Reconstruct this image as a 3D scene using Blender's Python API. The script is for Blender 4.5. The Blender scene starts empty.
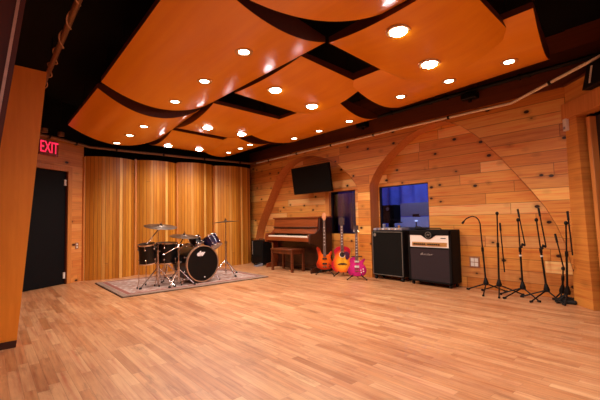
import bpy, math, random
from mathutils import Vector, Matrix
random.seed(4)
PI = math.pi
C = bpy.context.scene.collection
SC = bpy.context.scene

# ------------------------------------------------------------------ camera
cam_d = bpy.data.cameras.new('camera'); cam = bpy.data.objects.new('camera', cam_d); C.objects.link(cam)
cam_d.sensor_width = 36; cam_d.lens = 366.3 / 600 * 36; cam_d.clip_start = 0.05
R_ = Vector((0.76006775, -0.64952557, -0.02033591)); U_ = Vector((-0.02021312, -0.0549084, 0.99828678)); W_ = Vector((0.6495294, 0.75835454, 0.05486305))
m = Matrix((R_, U_, -W_)).transposed().to_4x4(); m.translation = (0, 0, 1.08)
cam.matrix_world = m
SC.camera = cam
# ------------------------------------------------------------------ world, exposure
SC.view_settings.view_transform = 'Standard'; SC.view_settings.look = 'None'
SC.view_settings.exposure = 0.35; SC.view_settings.gamma = 1.0; SC.view_settings.use_curve_mapping = False
wd = bpy.data.worlds.new('world'); SC.world = wd; wd.use_nodes = True
wd.node_tree.nodes['Background'].inputs[0].default_value = (0.02, 0.014, 0.012, 1)
wd.node_tree.nodes['Background'].inputs[1].default_value = 1.0
LAMP_W = 29.5      # each downlight
FILL_W = 46.0      # added fill light, unseen in the rear half of the room
WARM = (1.0, 0.86, 0.72)

def area(name, loc, rot, sx, sy, power, col):
    l = bpy.data.lights.new(name, 'AREA'); l.shape = 'RECTANGLE'; l.size = sx; l.size_y = sy; l.energy = power; l.color = col
    o = bpy.data.objects.new(name, l); C.objects.link(o); o.location = loc; o.rotation_euler = rot; return o
area('rear_fill_light', (1.2, -.9, 2.62), (math.radians(8), 0, 0), 3.4, 2.2, FILL_W, (1.0, 0.84, 0.90))  # unseen broad fill, added in place of the rear ceiling lights

# ------------------------------------------------------------------ materials
def srgb(h):
    h = h.lstrip('#'); v = [int(h[i:i+2], 16) / 255 for i in (0, 2, 4)]
    return tuple((c / 12.92 if c <= .04045 else ((c + .055) / 1.055) ** 2.4) for c in v) + (1,)
class NT:
    def __init__(s, name):
        s.m = bpy.data.materials.new(name); s.m.use_nodes = True; s.t = s.m.node_tree; s.t.nodes.clear()
        s.out = s.n('ShaderNodeOutputMaterial')
    def n(s, typ, **kw):
        x = s.t.nodes.new(typ)
        for k, v in kw.items(): setattr(x, k, v)
        return x
    def set(s, sock, v):
        if isinstance(v, bpy.types.NodeSocket): s.t.links.new(v, sock)
        else: sock.default_value = v
    def math(s, op, a, b=0.0, c=None):
        x = s.n('ShaderNodeMath', operation=op); s.set(x.inputs[0], a); s.set(x.inputs[1], b)
        if c is not None: s.set(x.inputs[2], c)
        return x.outputs[0]
    def comb(s, x=0.0, y=0.0, z=0.0):
        c = s.n('ShaderNodeCombineXYZ')
        for i, v in enumerate((x, y, z)): s.set(c.inputs[i], v)
        return c.outputs[0]
    def white(s, vec):
        w = s.n('ShaderNodeTexWhiteNoise', noise_dimensions='3D'); s.set(w.inputs['Vector'], vec); return w.outputs['Value']
    def noise(s, vec, scale, detail=3.0, rough=.5):
        w = s.n('ShaderNodeTexNoise'); s.set(w.inputs['Vector'], vec); w.inputs['Scale'].default_value = scale
        w.inputs['Detail'].default_value = detail; w.inputs['Roughness'].default_value = rough; return w.outputs['Fac']
    def ramp(s, fac, stops, interp='LINEAR'):
        r = s.n('ShaderNodeValToRGB'); r.color_ramp.interpolation = interp; s.set(r.inputs[0], fac)
        e = r.color_ramp.elements
        while len(e) < len(stops): e.new(0.5)
        for i, (p, c) in enumerate(stops): e[i].position = p; e[i].color = c if len(c) == 4 else tuple(c) + (1,)
        return r.outputs[0]
    def mix(s, fac, a, b, mode='MIX'):
        x = s.n('ShaderNodeMix', data_type='RGBA', blend_type=mode); s.set(x.inputs[0], fac); s.set(x.inputs[6], a); s.set(x.inputs[7], b); return x.outputs[2]
    def bsdf(s, col, rough=.5, metal=0.0, coat=0.0, spec=.5, bump=None, bstr=.2, bdist=.01):
        b = s.n('ShaderNodeBsdfPrincipled'); s.set(b.inputs['Base Color'], col); s.set(b.inputs['Roughness'], rough)
        b.inputs['Metallic'].default_value = metal; b.inputs['Coat Weight'].default_value = coat; b.inputs['Coat Roughness'].default_value = .12
        b.inputs['Specular IOR Level'].default_value = spec
        if bump is not None:
            q = s.n('ShaderNodeBump'); q.inputs['Strength'].default_value = bstr; q.inputs['Distance'].default_value = bdist
            s.set(q.inputs['Height'], bump); s.t.links.new(q.outputs[0], b.inputs['Normal'])
        s.t.links.new(b.outputs[0], s.out.inputs[0]); return b
    def obj(s):
        c = s.n('ShaderNodeTexCoord'); q = s.n('ShaderNodeSeparateXYZ'); s.t.links.new(c.outputs['Object'], q.inputs[0])
        return c.outputs['Object'], q.outputs[0], q.outputs[1], q.outputs[2]

def plain(name, col, rough=.5, metal=0.0, coat=0.0, vary=.12, scale=30.0, spec=.5):
    t = NT(name); o, x, y, z = t.obj(); c = srgb(col)
    f = t.noise(o, scale)
    d = tuple(v * (1 - vary) for v in c[:3]) + (1,); l = tuple(min(1, v * (1 + vary)) for v in c[:3]) + (1,)
    t.bsdf(t.ramp(f, [(.3, d), (.7, l)]), rough, metal, coat, spec); return t.m

def planks(name, along, across, bw, bl, tones, rough=.45, knots=0.0, grain=.35, coat=0.0, gap=.03, gapdark=.35, seed=0.0, bump=.25, stain=None, knotsize=1.0, streaks=False):
    """boards of width bw and length bl; along/across: axis index 0..2"""
    t = NT(name); o, x, y, z = t.obj(); ax = (x, y, z); u = ax[along]
    if isinstance(across, tuple):   # diagonal walls: sum of axes
        v = t.math('ADD', t.math('MULTIPLY', ax[across[0]], .7071), t.math('MULTIPLY', ax[across[1]], .7071))
    else: v = ax[across]
    r = t.math('DIVIDE', v, bw); row = t.math('FLOOR', r); fr = t.math('SUBTRACT', r, row)
    off = t.math('MULTIPLY', t.white(t.comb(row, seed, 1.7)), bl * 7)
    q = t.math('DIVIDE', t.math('ADD', u, off), bl); col = t.math('FLOOR', q); fq = t.math('SUBTRACT', q, col)
    rnd = t.white(t.comb(row, col, seed + 3.3))
    rnd2 = t.white(t.comb(row, col, seed + 9.1))
    base = t.ramp(rnd, [(i / (len(tones) - 1), srgb(c)) for i, c in enumerate(tones)])
    su = t.math('ADD', t.math('MULTIPLY', u, 1.2), t.math('MULTIPLY', rnd2, 40)); sv = t.math('ADD', t.math('MULTIPLY', v, 22), t.math('MULTIPLY', rnd, 60))
    g = t.noise(t.comb(su, sv, rnd2), 1.6, 5, .6)
    base = t.mix(grain, base, t.ramp(g, [(.3, srgb('#8a5236')), (.5, (.5, .5, .5, 1)), (.75, (.8, .78, .72, 1))]), 'OVERLAY')
    if stain:
        n = t.noise(o, .9, 5, .65); base = t.mix(t.ramp(n, [(.45, (0, 0, 0, 1)), (.75, (stain[0],) * 3 + (1,))]), base, srgb(stain[1]), 'MULTIPLY')
    if streaks:     # dark water marks and scuffs along the boards
        n2 = t.noise(t.comb(t.math('MULTIPLY', u, 1.1), t.math('MULTIPLY', v, 4.5), seed + 2), 2.2, 6, .7)
        base = t.mix(t.ramp(n2, [(.56, (0, 0, 0, 1)), (.74, (.6,) * 3 + (1,))]), base, srgb('#6a4228'))
    if knots:
        vo = t.n('ShaderNodeTexVoronoi', feature='F1'); vo.inputs['Scale'].default_value = 1.0
        t.set(vo.inputs['Vector'], t.comb(t.math('MULTIPLY', u, 4.8), t.math('MULTIPLY', v, 7.2), seed))
        keep = t.math('LESS_THAN', t.white(vo.outputs['Position']), knots)
        dist = t.math('MULTIPLY', vo.outputs['Distance'], 1.0 / knotsize)
        k = t.math('MULTIPLY', t.ramp(dist, [(.05, (1, 1, 1, 1)), (.13, (1, 1, 1, 1)), (.18, (.25,) * 3 + (1,)), (.4, (0, 0, 0, 1))]), keep)
        base = t.mix(k, base, srgb('#2c0a02'))
    e = t.math('MINIMUM', t.math('MINIMUM', fr, t.math('SUBTRACT', 1.0, fr)), t.math('MULTIPLY', t.math('MINIMUM', fq, t.math('SUBTRACT', 1.0, fq)), bl / bw))
    line = t.ramp(e, [(0.0, (0, 0, 0, 1)), (gap, (1, 1, 1, 1))])
    base = t.mix(t.math('MULTIPLY', t.math('SUBTRACT', 1.0, line), gapdark), base, srgb('#2a1006'))
    t.bsdf(base, rough, coat=coat, bump=t.math('ADD', line, t.math('MULTIPLY', g, .3)), bstr=bump, bdist=.004)
    return t.m

def wood(name, c1, c2, axis=2, rough=.4, coat=0.0, fine=18.0, stretch=1.2):
    t = NT(name); o, x, y, z = t.obj(); v = [t.math('MULTIPLY', a, stretch if i == axis else fine) for i, a in enumerate((x, y, z))]
    g = t.noise(t.comb(*v), 1.5, 5, .6)
    t.bsdf(t.ramp(g, [(.3, srgb(c1)), (.7, srgb(c2))]), rough, coat=coat); return t.m

def emit(name, col, strength):
    t = NT(name); e = t.n('ShaderNodeEmission'); e.inputs[0].default_value = srgb(col); e.inputs[1].default_value = strength
    t.t.links.new(e.outputs[0], t.out.inputs[0]); return t.m
def glass(name, tint='#cfd6e8', refl=.08):
    t = NT(name); a = t.n('ShaderNodeBsdfTransparent'); a.inputs[0].default_value = srgb(tint)
    g = t.n('ShaderNodeBsdfGlossy'); g.inputs['Roughness'].default_value = .02
    fr = t.n('ShaderNodeFresnel'); fr.inputs[0].default_value = 1.45
    mx = t.n('ShaderNodeMixShader'); t.t.links.new(fr.outputs[0], mx.inputs[0]); t.t.links.new(a.outputs[0], mx.inputs[1]); t.t.links.new(g.outputs[0], mx.inputs[2])
    t.t.links.new(mx.outputs[0], t.out.inputs[0]); return t.m

M = {}
M['floor'] = planks('oak_strip_floor', 1, 0, .068, .62, ['#a87046', '#c49068', '#b98258', '#d0a076', '#b47a50', '#c6946a', '#be8a62'], rough=.36, grain=.5, gap=.05, gapdark=.25, stain=(.5, '#b88460'), streaks=True, bump=.12)
M['pine'] = planks('knotty_pine_boards', 1, 2, .158, 1.9, ['#ac5e22', '#e09a48', '#c47428', '#f6bc68', '#b46628', '#dc9040', '#cc8034'], rough=.42, knots=.42, grain=.5, gap=.035, gapdark=.75, bump=.2)
M['pine_recess'] = planks('knotty_pine_recess_boards', 1, 2, .158, 1.7, ['#ba6c2a', '#eeaa58', '#ce8238', '#fcca84', '#be7232', '#e69e4c', '#d88e40'], rough=.42, knots=.42, grain=.5, gap=.035, gapdark=.75, seed=5.0, bump=.2)
M['pine_door_wall'] = planks('pine_door_wall_boards', 0, 2, .137, 1.3, ['#c47434', '#e0944c', '#cc8040', '#eaa660'], rough=.45, knots=.3, grain=.4, gap=.03, gapdark=.4, seed=2.0)
M['pine_column'] = planks('pine_column_boards', 0, 2, .27, 3.0, ['#c27a34', '#d8964a', '#cc8438'], rough=.45, knots=.3, grain=.45, gap=.012, gapdark=.4, seed=3.0)
M['door_brown'] = wood('dark_brown_door', '#1c0d07', '#28130a', 2, .6)
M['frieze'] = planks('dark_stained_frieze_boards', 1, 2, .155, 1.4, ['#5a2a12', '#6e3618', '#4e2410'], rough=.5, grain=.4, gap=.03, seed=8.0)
M['arch_lining'] = wood('arch_lining_wood', '#c07038', '#d4884c', 2, .5)
M['tambour'] = planks('cedar_tongue_strips', 2, 0, .064, 30.0, ['#b06c1a', '#ce8a2e', '#a46016', '#e6b060', '#be7a24', '#da983c', '#b47020'], rough=.38, grain=.3, gap=.09, gapdark=.75, seed=7.0, bump=.5)
M['cloud'] = wood('cloud_maple_veneer', '#e88c00', '#f09800', 1, .3, coat=.15, fine=9.0, stretch=.5)
M['cloud_rib'] = wood('cloud_rib_stain', '#4a200e', '#5f2c14', 1, .5)
M['post'] = wood('leaning_panel_veneer', '#e88a20', '#f69a2c', 2, .5, coat=.0, fine=12.0)
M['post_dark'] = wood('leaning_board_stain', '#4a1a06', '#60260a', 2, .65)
M['pale_edge'] = plain('pale_edge_trim', '#c89a80', .4)
M['casing'] = wood('door_casing_pine', '#c07436', '#d68e4a', 2, .42)
M['black_matte'] = plain('black_matte_paint', '#0b0908', .85, spec=.2)
M['door_paint'] = plain('black_door_paint', '#08090e', .6, vary=.08, spec=.15)
M['black_tolex'] = plain('black_tolex', '#090708', .65, vary=.3, scale=220, spec=.18)
M['black_metal'] = plain('black_powder_metal', '#0a090a', .45, vary=.1, spec=.3)
M['screen_off'] = plain('switched_off_screen', '#050404', .6, spec=.12)
M['rubber'] = plain('black_rubber', '#0d0c0c', .8)
M['chrome'] = plain('chrome_plating', '#d8d4d6', .16, 1.0, vary=.04)
M['brass_cymbal'] = plain('bronze_cymbal', '#54453c', .35, 1.0, vary=.15, scale=8)
M['hoop_tan'] = plain('bass_hoop_finish', '#c9a58c', .25, .6)
M['drum_shell'] = plain('black_lacquer_shell', '#060508', .32, coat=.15, vary=.1, spec=.3)
M['drum_sparkle'] = plain('violet_black_sparkle_shell', '#231c3a', .22, .4, coat=.6, vary=.4, scale=160)
M['head_black'] = plain('black_drum_head', '#060506', .5, spec=.25)
M['head_white'] = plain('coated_drum_head', '#cfc8c2', .6)
M['white'] = plain('white_plastic', '#e4dcd4', .4, vary=.03)
M['white_print'] = plain('white_print', '#eceaf0', .4, vary=.02)
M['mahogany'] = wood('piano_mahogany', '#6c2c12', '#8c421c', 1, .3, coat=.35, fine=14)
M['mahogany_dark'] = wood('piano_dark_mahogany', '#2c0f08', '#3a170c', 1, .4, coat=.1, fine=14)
M['bench_wood'] = wood('bench_walnut', '#552410', '#6e3618', 2, .4, fine=14)
M['ivory'] = plain('ivory_keys', '#e8dccc', .3, vary=.03)
M['pipe_bronze'] = plain('painted_pipe', '#8f6a50', .35, .4)
M['pipe_white'] = plain('pale_conduit', '#f6e6d4', .3, .0)
M['grille_black'] = plain('black_grille_cloth', '#0c0a08', .9, spec=.2, vary=.4, scale=300)
M['grille_grey'] = plain('grey_brown_grille_cloth', '#30262a', .9, spec=.2, vary=.3, scale=300)
M['amp_trim'] = plain('silver_piping', '#8d8880', .4, .5)
M['panel_white'] = plain('cream_panel', '#eadfd6', .4, vary=.02)
M['panel_gold'] = plain('gold_control_strip', '#c99a5c', .35, .5, vary=.15, scale=60)
M['frame_black'] = plain('black_window_frame', '#161012', .5)
M['glass'] = glass('window_glass')
M['plate_brown'] = plain('brown_cover_plate', '#a06e54', .45)
M['sign_plate'] = plain('smoked_sign_plate', '#8c3626', .45)
M['sign_red'] = emit('exit_letters_lit', '#ff2c4e', 1.1)
M['lens'] = emit('downlight_lens', '#ffe9c8', 14.0)
M['lens_bright'] = emit('bright_downlight_lens', '#ffeef0', 40.0)
M['trim_ring'] = plain('downlight_trim', '#d2a26a', .35, .5)
M['drape_blue'] = plain('blue_drape', '#6f7cd0', .8, vary=.2, scale=4)
M['drape_grey'] = plain('grey_drape', '#6a7290', .8)
M['drape_purple'] = plain('purple_drape', '#4c3a6a', .8, vary=.2, scale=4)
M['screen_glow'] = emit('lit_screen', '#dfe8ff', 1.6)
M['console_grey'] = plain('grey_console', '#8c8a98', .5)

# ------------------------------------------------------------------ mesh helpers
def frame(axis):
    a = Vector(axis).normalized(); h = Vector((0, 0, 1)) if abs(a.z) < .9 else Vector((1, 0, 0))
    x = h.cross(a).normalized(); y = a.cross(x); return x, y, a
class MB:
    def __init__(s): s.v = []; s.f = []
    def add(s, vs, fs):
        k = len(s.v); s.v += [tuple(q) for q in vs]; s.f += [tuple(i + k for i in f) for f in fs]; return s
    def box(s, a, b, mat=None):
        (x0, y0, z0), (x1, y1, z1) = a, b
        vs = [(x, y, z) for x in (x0, x1) for y in (y0, y1) for z in (z0, z1)]
        if mat: vs = [mat @ Vector(q) for q in vs]
        return s.add(vs, [(0, 1, 3, 2), (4, 6, 7, 5), (0, 4, 5, 1), (2, 3, 7, 6), (0, 2, 6, 4), (1, 5, 7, 3)])
    def cyl(s, p0, p1, r0, r1=None, n=16, caps=True):
        r1 = r0 if r1 is None else r1; p0 = Vector(p0); p1 = Vector(p1); x, y, a = frame(p1 - p0); vs = []; fs = []
        for p, r in ((p0, r0), (p1, r1)):
            for i in range(n): t = 2 * PI * i / n; vs.append(p + x * (r * math.cos(t)) + y * (r * math.sin(t)))
        for i in range(n): j = (i + 1) % n; fs.append((i, j, n + j, n + i))
        if caps: fs += [tuple(range(n))[::-1], tuple(range(n, 2 * n))]
        return s.add(vs, fs)
    def lathe(s, p, axis, prof, n=32):
        """prof: list of (radius, height along axis)"""
        p = Vector(p); x, y, a = frame(axis); vs = []; fs = []; k = len(prof)
        for i in range(n):
            t = 2 * PI * i / n
            for r, h in prof: vs.append(p + (x * math.cos(t) + y * math.sin(t)) * max(r, 1e-4) + a * h)
        for i in range(n):
            j = (i + 1) % n
            for q in range(k - 1): fs.append((i * k + q, j * k + q, j * k + q + 1, i * k + q + 1))
        return s.add(vs, fs)
    def tube(s, pts, r, n=10):
        pts = [Vector(p) for p in pts]; vs = []; fs = []; ref = None
        for i, p in enumerate(pts):
            d = (pts[min(i + 1, len(pts) - 1)] - pts[max(i - 1, 0)]).normalized()
            if ref is None: x, y, a = frame(d)
            else: x = (ref - d * ref.dot(d)).normalized(); y = d.cross(x)
            ref = x
            for q in range(n): t = 2 * PI * q / n; vs.append(p + x * (r * math.cos(t)) + y * (r * math.sin(t)))
        for i in range(len(pts) - 1):
            for q in range(n): w = (q + 1) % n; fs.append((i * n + q, i * n + w, (i + 1) * n + w, (i + 1) * n + q))
        fs += [tuple(range(n))[::-1], tuple(range((len(pts) - 1) * n, len(pts) * n))]
        return s.add(vs, fs)
    def prism(s, pts, d):
        """pts: planar 3D outline, d: extrusion vector"""
        pts = [Vector(p) for p in pts]; n = len(pts); d = Vector(d)
        return s.add(pts + [p + d for p in pts], [tuple(range(n))[::-1], tuple(range(n, 2 * n))] + [(i, (i + 1) % n, n + (i + 1) % n, n + i) for i in range(n)])
    def ball(s, c, r, sc=(1, 1, 1), n=12):
        c = Vector(c); vs = []; fs = []; k = n // 2 + 1
        for i in range(n):
            for j in range(k):
                t = 2 * PI * i / n; f = PI * j / (k - 1); vs.append(c + Vector((r * sc[0] * math.sin(f) * math.cos(t), r * sc[1] * math.sin(f) * math.sin(t), r * sc[2] * math.cos(f))))
        for i in range(n):
            w = (i + 1) % n
            for j in range(k - 1): fs.append((i * k + j, i * k + j + 1, w * k + j + 1, w * k + j))
        return s.add(vs, fs)
    def build(s, name, mat, parent=None, bevel=0.0, angle=35, world=True):
        vs = s.v
        if parent is not None and world:
            o = getattr(parent, 'tloc', None); base = Vector(parent['_b']) if '_b' in parent else Vector((0, 0, 0))
            vs = [tuple(Vector(q) - base) for q in vs]
        me = bpy.data.meshes.new(name); me.from_pydata(vs, [], s.f); me.validate()
        import bmesh
        b = bmesh.new(); b.from_mesh(me); bmesh.ops.remove_doubles(b, verts=b.verts, dist=1e-5); bmesh.ops.recalc_face_normals(b, faces=b.faces); b.to_mesh(me); b.free()
        me.materials.append(M[mat] if isinstance(mat, str) else mat)
        for p in me.polygons: p.use_smooth = True
        me.set_sharp_from_angle(angle=math.radians(angle))
        o = bpy.data.objects.new(name, me); C.objects.link(o)
        if parent is not None:
            o.parent = parent
            if '_b' in parent: o['_b'] = parent['_b']
        if bevel:
            md = o.modifiers.new('bevel', 'BEVEL'); md.width = bevel; md.segments = 2; md.limit_method = 'ANGLE'
        return o
def tag(o, label, cat, group=None):
    o['label'] = label; o['category'] = cat
    if group: o['group'] = group
    return o
def thing(name, label, cat, loc, group=None, local=False):
    """Empty at the base; world-coordinate parts are shifted by its location; local=True: parts are given in its own frame"""
    o = bpy.data.objects.new(name, None); C.objects.link(o); o.location = loc; o.empty_display_size = .1
    if not local: o['_b'] = list(loc)
    return tag(o, label, cat, group)
def struct(o): o['kind'] = 'structure'; return o
def text_mesh(txt, size, shear=0.0, bold=.0, extrude=.002):
    cu = bpy.data.curves.new('lettering', 'FONT'); cu.body = txt; cu.size = size; cu.shear = shear; cu.offset = bold; cu.extrude = extrude
    cu.align_x = 'CENTER'; cu.align_y = 'CENTER'
    o = bpy.data.objects.new('lettering', cu); C.objects.link(o)
    dg = bpy.context.evaluated_depsgraph_get(); me = bpy.data.meshes.new_from_object(o.evaluated_get(dg))
    bpy.data.objects.remove(o); return me
def lettering(name, txt, size, mat, parent, center, right, up, shear=0.0, bold=0.0, sx=1.0):
    """text with its own mesh laid on a surface: center/right/up in world coordinates"""
    me = text_mesh(txt, size, shear, bold); r = Vector(right).normalized(); u = Vector(up).normalized(); nn = r.cross(u)
    base = Vector(parent['_b']) if '_b' in parent else Vector((0, 0, 0)); c = Vector(center) - base
    for v in me.vertices: v.co = c + r * (v.co.x * sx) + u * v.co.y + nn * v.co.z
    me.materials.clear(); me.materials.append(M[mat]); o = bpy.data.objects.new(name, me); C.objects.link(o); o.parent = parent; return o

# ================================================================== structure
struct(MB().box((-1.8, -3.0, -.1), (9.5, 9.5, 0)).build('floor', 'floor'))
struct(MB().box((-1.8, -3.0, 3.35), (9.5, 9.5, 3.45)).build('ceiling', 'black_matte'))

# pine wall with two arched niches (front skin X=5.40, niche back X=5.65)
archR = [(4.60, 0), (4.60, 1.634), (4.66, 1.775), (4.77, 1.91), (4.912, 2.04), (5.12, 2.19), (5.379, 2.33), (5.60, 2.42), (5.83, 2.48), (6.10, 2.51), (6.36, 2.50), (6.60, 2.46), (6.80, 2.40), (6.96, 2.31), (7.12, 2.18), (7.27, 2.00), (7.46, 1.74), (7.66, 1.46), (7.86, 1.18), (8.04, .90), (8.16, .55), (8.20, 0)]
archL = [(1.22, 0), (1.25, .35), (1.316, .71), (1.40, .95), (1.505, 1.17), (1.64, 1.38), (1.784, 1.58), (2.02, 1.90), (2.317, 2.25), (2.56, 2.46), (2.79, 2.575), (3.048, 2.583), (3.24, 2.55), (3.419, 2.492), (3.57, 2.42), (3.703, 2.336), (3.89, 2.21), (4.056, 2.066), (4.20, 1.90), (4.31, 1.706), (4.31, 0)]
outline = [(8.45, 0), (8.45, 3.35), (1.19, 3.35), (1.19, 0)] + archL + archR
fr = [(5.40, y, z) for y, z in outline]
struct(MB().prism(fr, (.25, 0, 0)).build('wall_right', 'pine'))
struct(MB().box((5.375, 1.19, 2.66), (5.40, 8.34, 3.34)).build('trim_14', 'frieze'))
lin = MB()
for arc in (archL, archR):
    cy = sum(p[0] for p in arc) / len(arc)
    for (y0, z0), (y1, z1) in zip(arc, arc[1:]):
        def ins(y, z):
            dy = cy - y; dz = 1.0 - z; L = math.hypot(dy, dz); return (y + dy / L * .006, z + dz / L * .006 if z > 0 else 0)
        a, b = ins(y0, z0), ins(y1, z1)
        lin.add([(5.405, *a), (5.65, *a), (5.65, *b), (5.405, *b)], [(0, 1, 2, 3)])
struct(lin.build('trim_1', 'arch_lining'))
# niche backs with the two window holes
W1 = (4.88, 5.58, .78, 1.67); W2 = (3.27, 4.285, .84, 1.675)
nb = MB()
def slab(y0, y1, z0, z1): nb.box((5.65, y0, z0), (5.72, y1, z1))
slab(1.19, W2[0], 0, 3.3); slab(W2[0], W2[1], 0, W2[2]); slab(W2[0], W2[1], W2[3], 3.3)
slab(W2[1], W1[0], 0, 3.3); slab(W1[0], W1[1], 0, W1[2]); slab(W1[0], W1[1], W1[3], 3.3); slab(W1[1], 8.45, 0, 3.3)
struct(nb.build('wall_niche', 'pine_recess'))
for i, (w, nm) in enumerate(((W1, 'window_1'), (W2, 'window_2'))):
    g = struct(MB().box((5.695, w[0], w[2]), (5.701, w[1], w[3])).build(nm, 'glass'))
    f = MB(); t = .014
    f.box((5.66, w[0], w[2]), (5.72, w[0] + t, w[3])).box((5.66, w[1] - t, w[2]), (5.72, w[1], w[3]))
    f.box((5.66, w[0], w[2]), (5.72, w[1], w[2] + t)).box((5.66, w[0], w[3] - t), (5.72, w[1], w[3]))
    f.build('window_frame', 'frame_black', g)
# wide plain casing left of window 1
struct(MB().box((5.60, 5.58, .74), (5.65, 5.70, 1.70)).build('trim_2', 'casing', bevel=.004))
struct(MB().box((5.61, 4.62, 1.67), (5.65, 5.70, 1.72)).build('trim_3', 'casing', bevel=.004))

# control room behind the two windows
cr = MB(); cr.box((8.2, 1.0, 0), (8.3, 8.4, 2.4)); cr.box((5.8, .9, 0), (8.3, 1.0, 2.4)); cr.box((5.8, 8.4, 0), (8.3, 8.5, 2.4)); cr.box((5.8, .9, 2.4), (8.3, 8.5, 2.5))
struct(cr.build('wall_control_room', 'black_matte'))
def drape(name, label, X, y0, y1, z0, z1, mat, amp=.05, wl=.17):
    mb = MB(); n = int((y1 - y0) / wl * 8); vs = []; fs = []
    for k in range(2):
        for i in range(n + 1):
            y = y0 + (y1 - y0) * i / n; x = X + amp * math.sin(2 * PI * (y - y0) / wl) + .4 * amp * math.sin(2 * PI * (y - y0) / wl / 2.7) + k * .01
            vs += [(x, y, z0), (x, y, z1)]
    N = 2 * (n + 1)
    for k in range(2):
        for i in range(n): a = k * N + 2 * i; fs.append((a, a + 2, a + 3, a + 1))
    for i in range(n): a = 2 * i; fs += [(a, a + 2, N + a + 2, N + a), (a + 1, a + 3, N + a + 3, N + a + 1)]
    fs += [(0, 1, N + 1, N), (N - 2, N - 1, 2 * N - 1, 2 * N - 2)]
    return tag(mb.add(vs, fs).build(name, mat, angle=80), label, 'drape')
drape('drape', 'blue-lit pleated drape behind the control room window', 7.3, 2.2, 6.1, .02, 2.36, 'drape_blue', .05, .34)
drape('drape', 'dark purple drape hanging behind the window with the guitars in front', 6.30, 5.42, 8.0, .02, 2.36, 'drape_purple', .045, .2)
drape('drape', 'grey-blue drape beside the purple one at the right of the left window', 6.20, 5.27, 5.43, .02, 2.36, 'drape_grey', .02, .08)
area('control_room_blue_light', (6.75, 4.3, 2.36), (0, math.radians(-12), 0), .5, 2.6, 9, (.26, .32, 1.0))
area('control_room_desk_fill', (6.5, 4.2, 2.3), (0, math.radians(5), 0), .3, .6, 13.0, (.75, .8, 1.0))  # added fill, out of view, so the desk stands out from the blue
area('purple_room_light', (5.98, 6.0, 2.3), (0, math.radians(-8), 0), .15, 1.8, 14.0, (.42, .3, 1.0))
sp = thing('studio_monitor', 'black studio monitor loudspeaker standing inside the control room window', 'loudspeaker', (6.3, 4.50, 1.0))
MB().box((6.20, 4.36, 1.0), (6.44, 4.65, 1.35)).build('cabinet', 'black_tolex', sp, bevel=.012)
MB().lathe((6.199, 4.505, 1.11), (-1, 0, 0), [(.0, .004), (.03, .008), (.06, -.002), (.085, .003), (.095, .006), (.095, 0)]).build('woofer', 'rubber', sp)
MB().lathe((6.199, 4.505, 1.27), (-1, 0, 0), [(.0, .006), (.02, .004), (.035, .004), (.035, 0)]).build('tweeter', 'console_grey', sp)
st = thing('monitor_shelf', 'dark stand holding the studio monitor behind the glass', 'stand', (6.3, 4.50, 0))
MB().box((6.17, 4.34, .98), (6.46, 4.67, 1.0)).build('top', 'black_matte', st); MB().box((6.28, 4.46, .02), (6.36, 4.55, .98)).build('post', 'black_matte', st); MB().box((6.15, 4.32, 0), (6.45, 4.68, .02)).build('base', 'black_matte', st)
dk = thing('studio_desk', 'grey mixing desk seen through the control room window', 'desk', (6.8, 3.95, 0))
MB().box((6.48, 3.55, .84), (7.05, 4.80, .90)).build('desktop', 'console_grey', dk, bevel=.006)
MB().prism([(6.50, 3.60, .90), (7.0, 3.60, .90), (7.0, 3.60, 1.10), (6.9, 3.60, 1.10)], (0, 1.15, 0)).build('mixing_surface', 'console_grey', dk)
for y in (3.58, 4.72): MB().box((6.5, y, 0), (7.0, y + .05, .84)).build('leg', 'black_matte', dk)
mo = thing('computer_monitor', 'wide grey screen standing on the desk behind the glass', 'screen', (6.95, 3.95, 1.10))
MB().box((6.94, 3.95, 1.12), (6.97, 4.70, 1.40)).build('casing', 'console_grey', mo, bevel=.004); MB().box((6.93, 4.25, 1.10), (6.99, 4.4, 1.16)).build('stand', 'black_matte', mo)
lp = thing('desk_lamp', 'small lit lamp on the desk behind the control room glass', 'lamp', (6.47, 4.03, .90))
MB().cyl((6.47, 4.03, .90), (6.47, 4.03, 1.0), .012).build('stem', 'black_metal', lp); MB().ball((6.47, 4.03, 1.02), .022, (1, 1.8, .7)).build('bulb', 'screen_glow', lp)

# 45 degree wall with doorway on the right
Q = Vector((5.42, 1.27, 0)); D = Vector((-.70711, -.70711, 0)); Nn = Vector((-.70711, .70711, 0))   # Nn faces the room
def dw(s0, s1, z0, z1, d0, d1, mb=None):
    mb = mb or MB(); a = Q + D * s0; b = Q + D * s1
    return mb.prism([a + Nn * d0 + Vector((0, 0, z0)), b + Nn * d0 + Vector((0, 0, z0)), b + Nn * d1 + Vector((0, 0, z0)), a + Nn * d1 + Vector((0, 0, z0))], (0, 0, z1 - z0))
def dwl(b0, b1, t0, t1, z1, d0, d1):     # leaning upright: bottom and top extents along the wall
    P_ = lambda s_, z: Q + D * s_ + Nn * d0 + Vector((0, 0, z))
    return MB().prism([P_(b0, 0), P_(b1, 0), P_(t1, z1), P_(t0, z1)], Nn * (d1 - d0))
struct(dwl(0, .325, 0, .225, 2.40, -.15, 0).build('trim_4', 'pine_column'))
wr = MB(); dw(.0, 1.9, 2.44, 2.66, -.15, -.01, wr); dw(1.35, 1.9, 0, 2.44, -.15, -.01, wr)
struct(wr.build('wall_doorway', 'pine_column'))
struct(MB().box((5.375, -1.2, 2.44), (5.65, 1.19, 3.35)).build('trim_15', 'frieze')); struct(dw(.0, 1.5, 2.655, 2.68, -.16, .01).build('trim_16', 'frieze'))
hd = MB(); dw(.0, 1.40, 2.24, 2.44, -.15, .025, hd)
struct(hd.build('trim_5', 'casing', bevel=.004))
struct(dwl(.32, .39, .22, .30, 2.24, -.16, -.12).build('trim_6', 'black_matte'))
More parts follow.
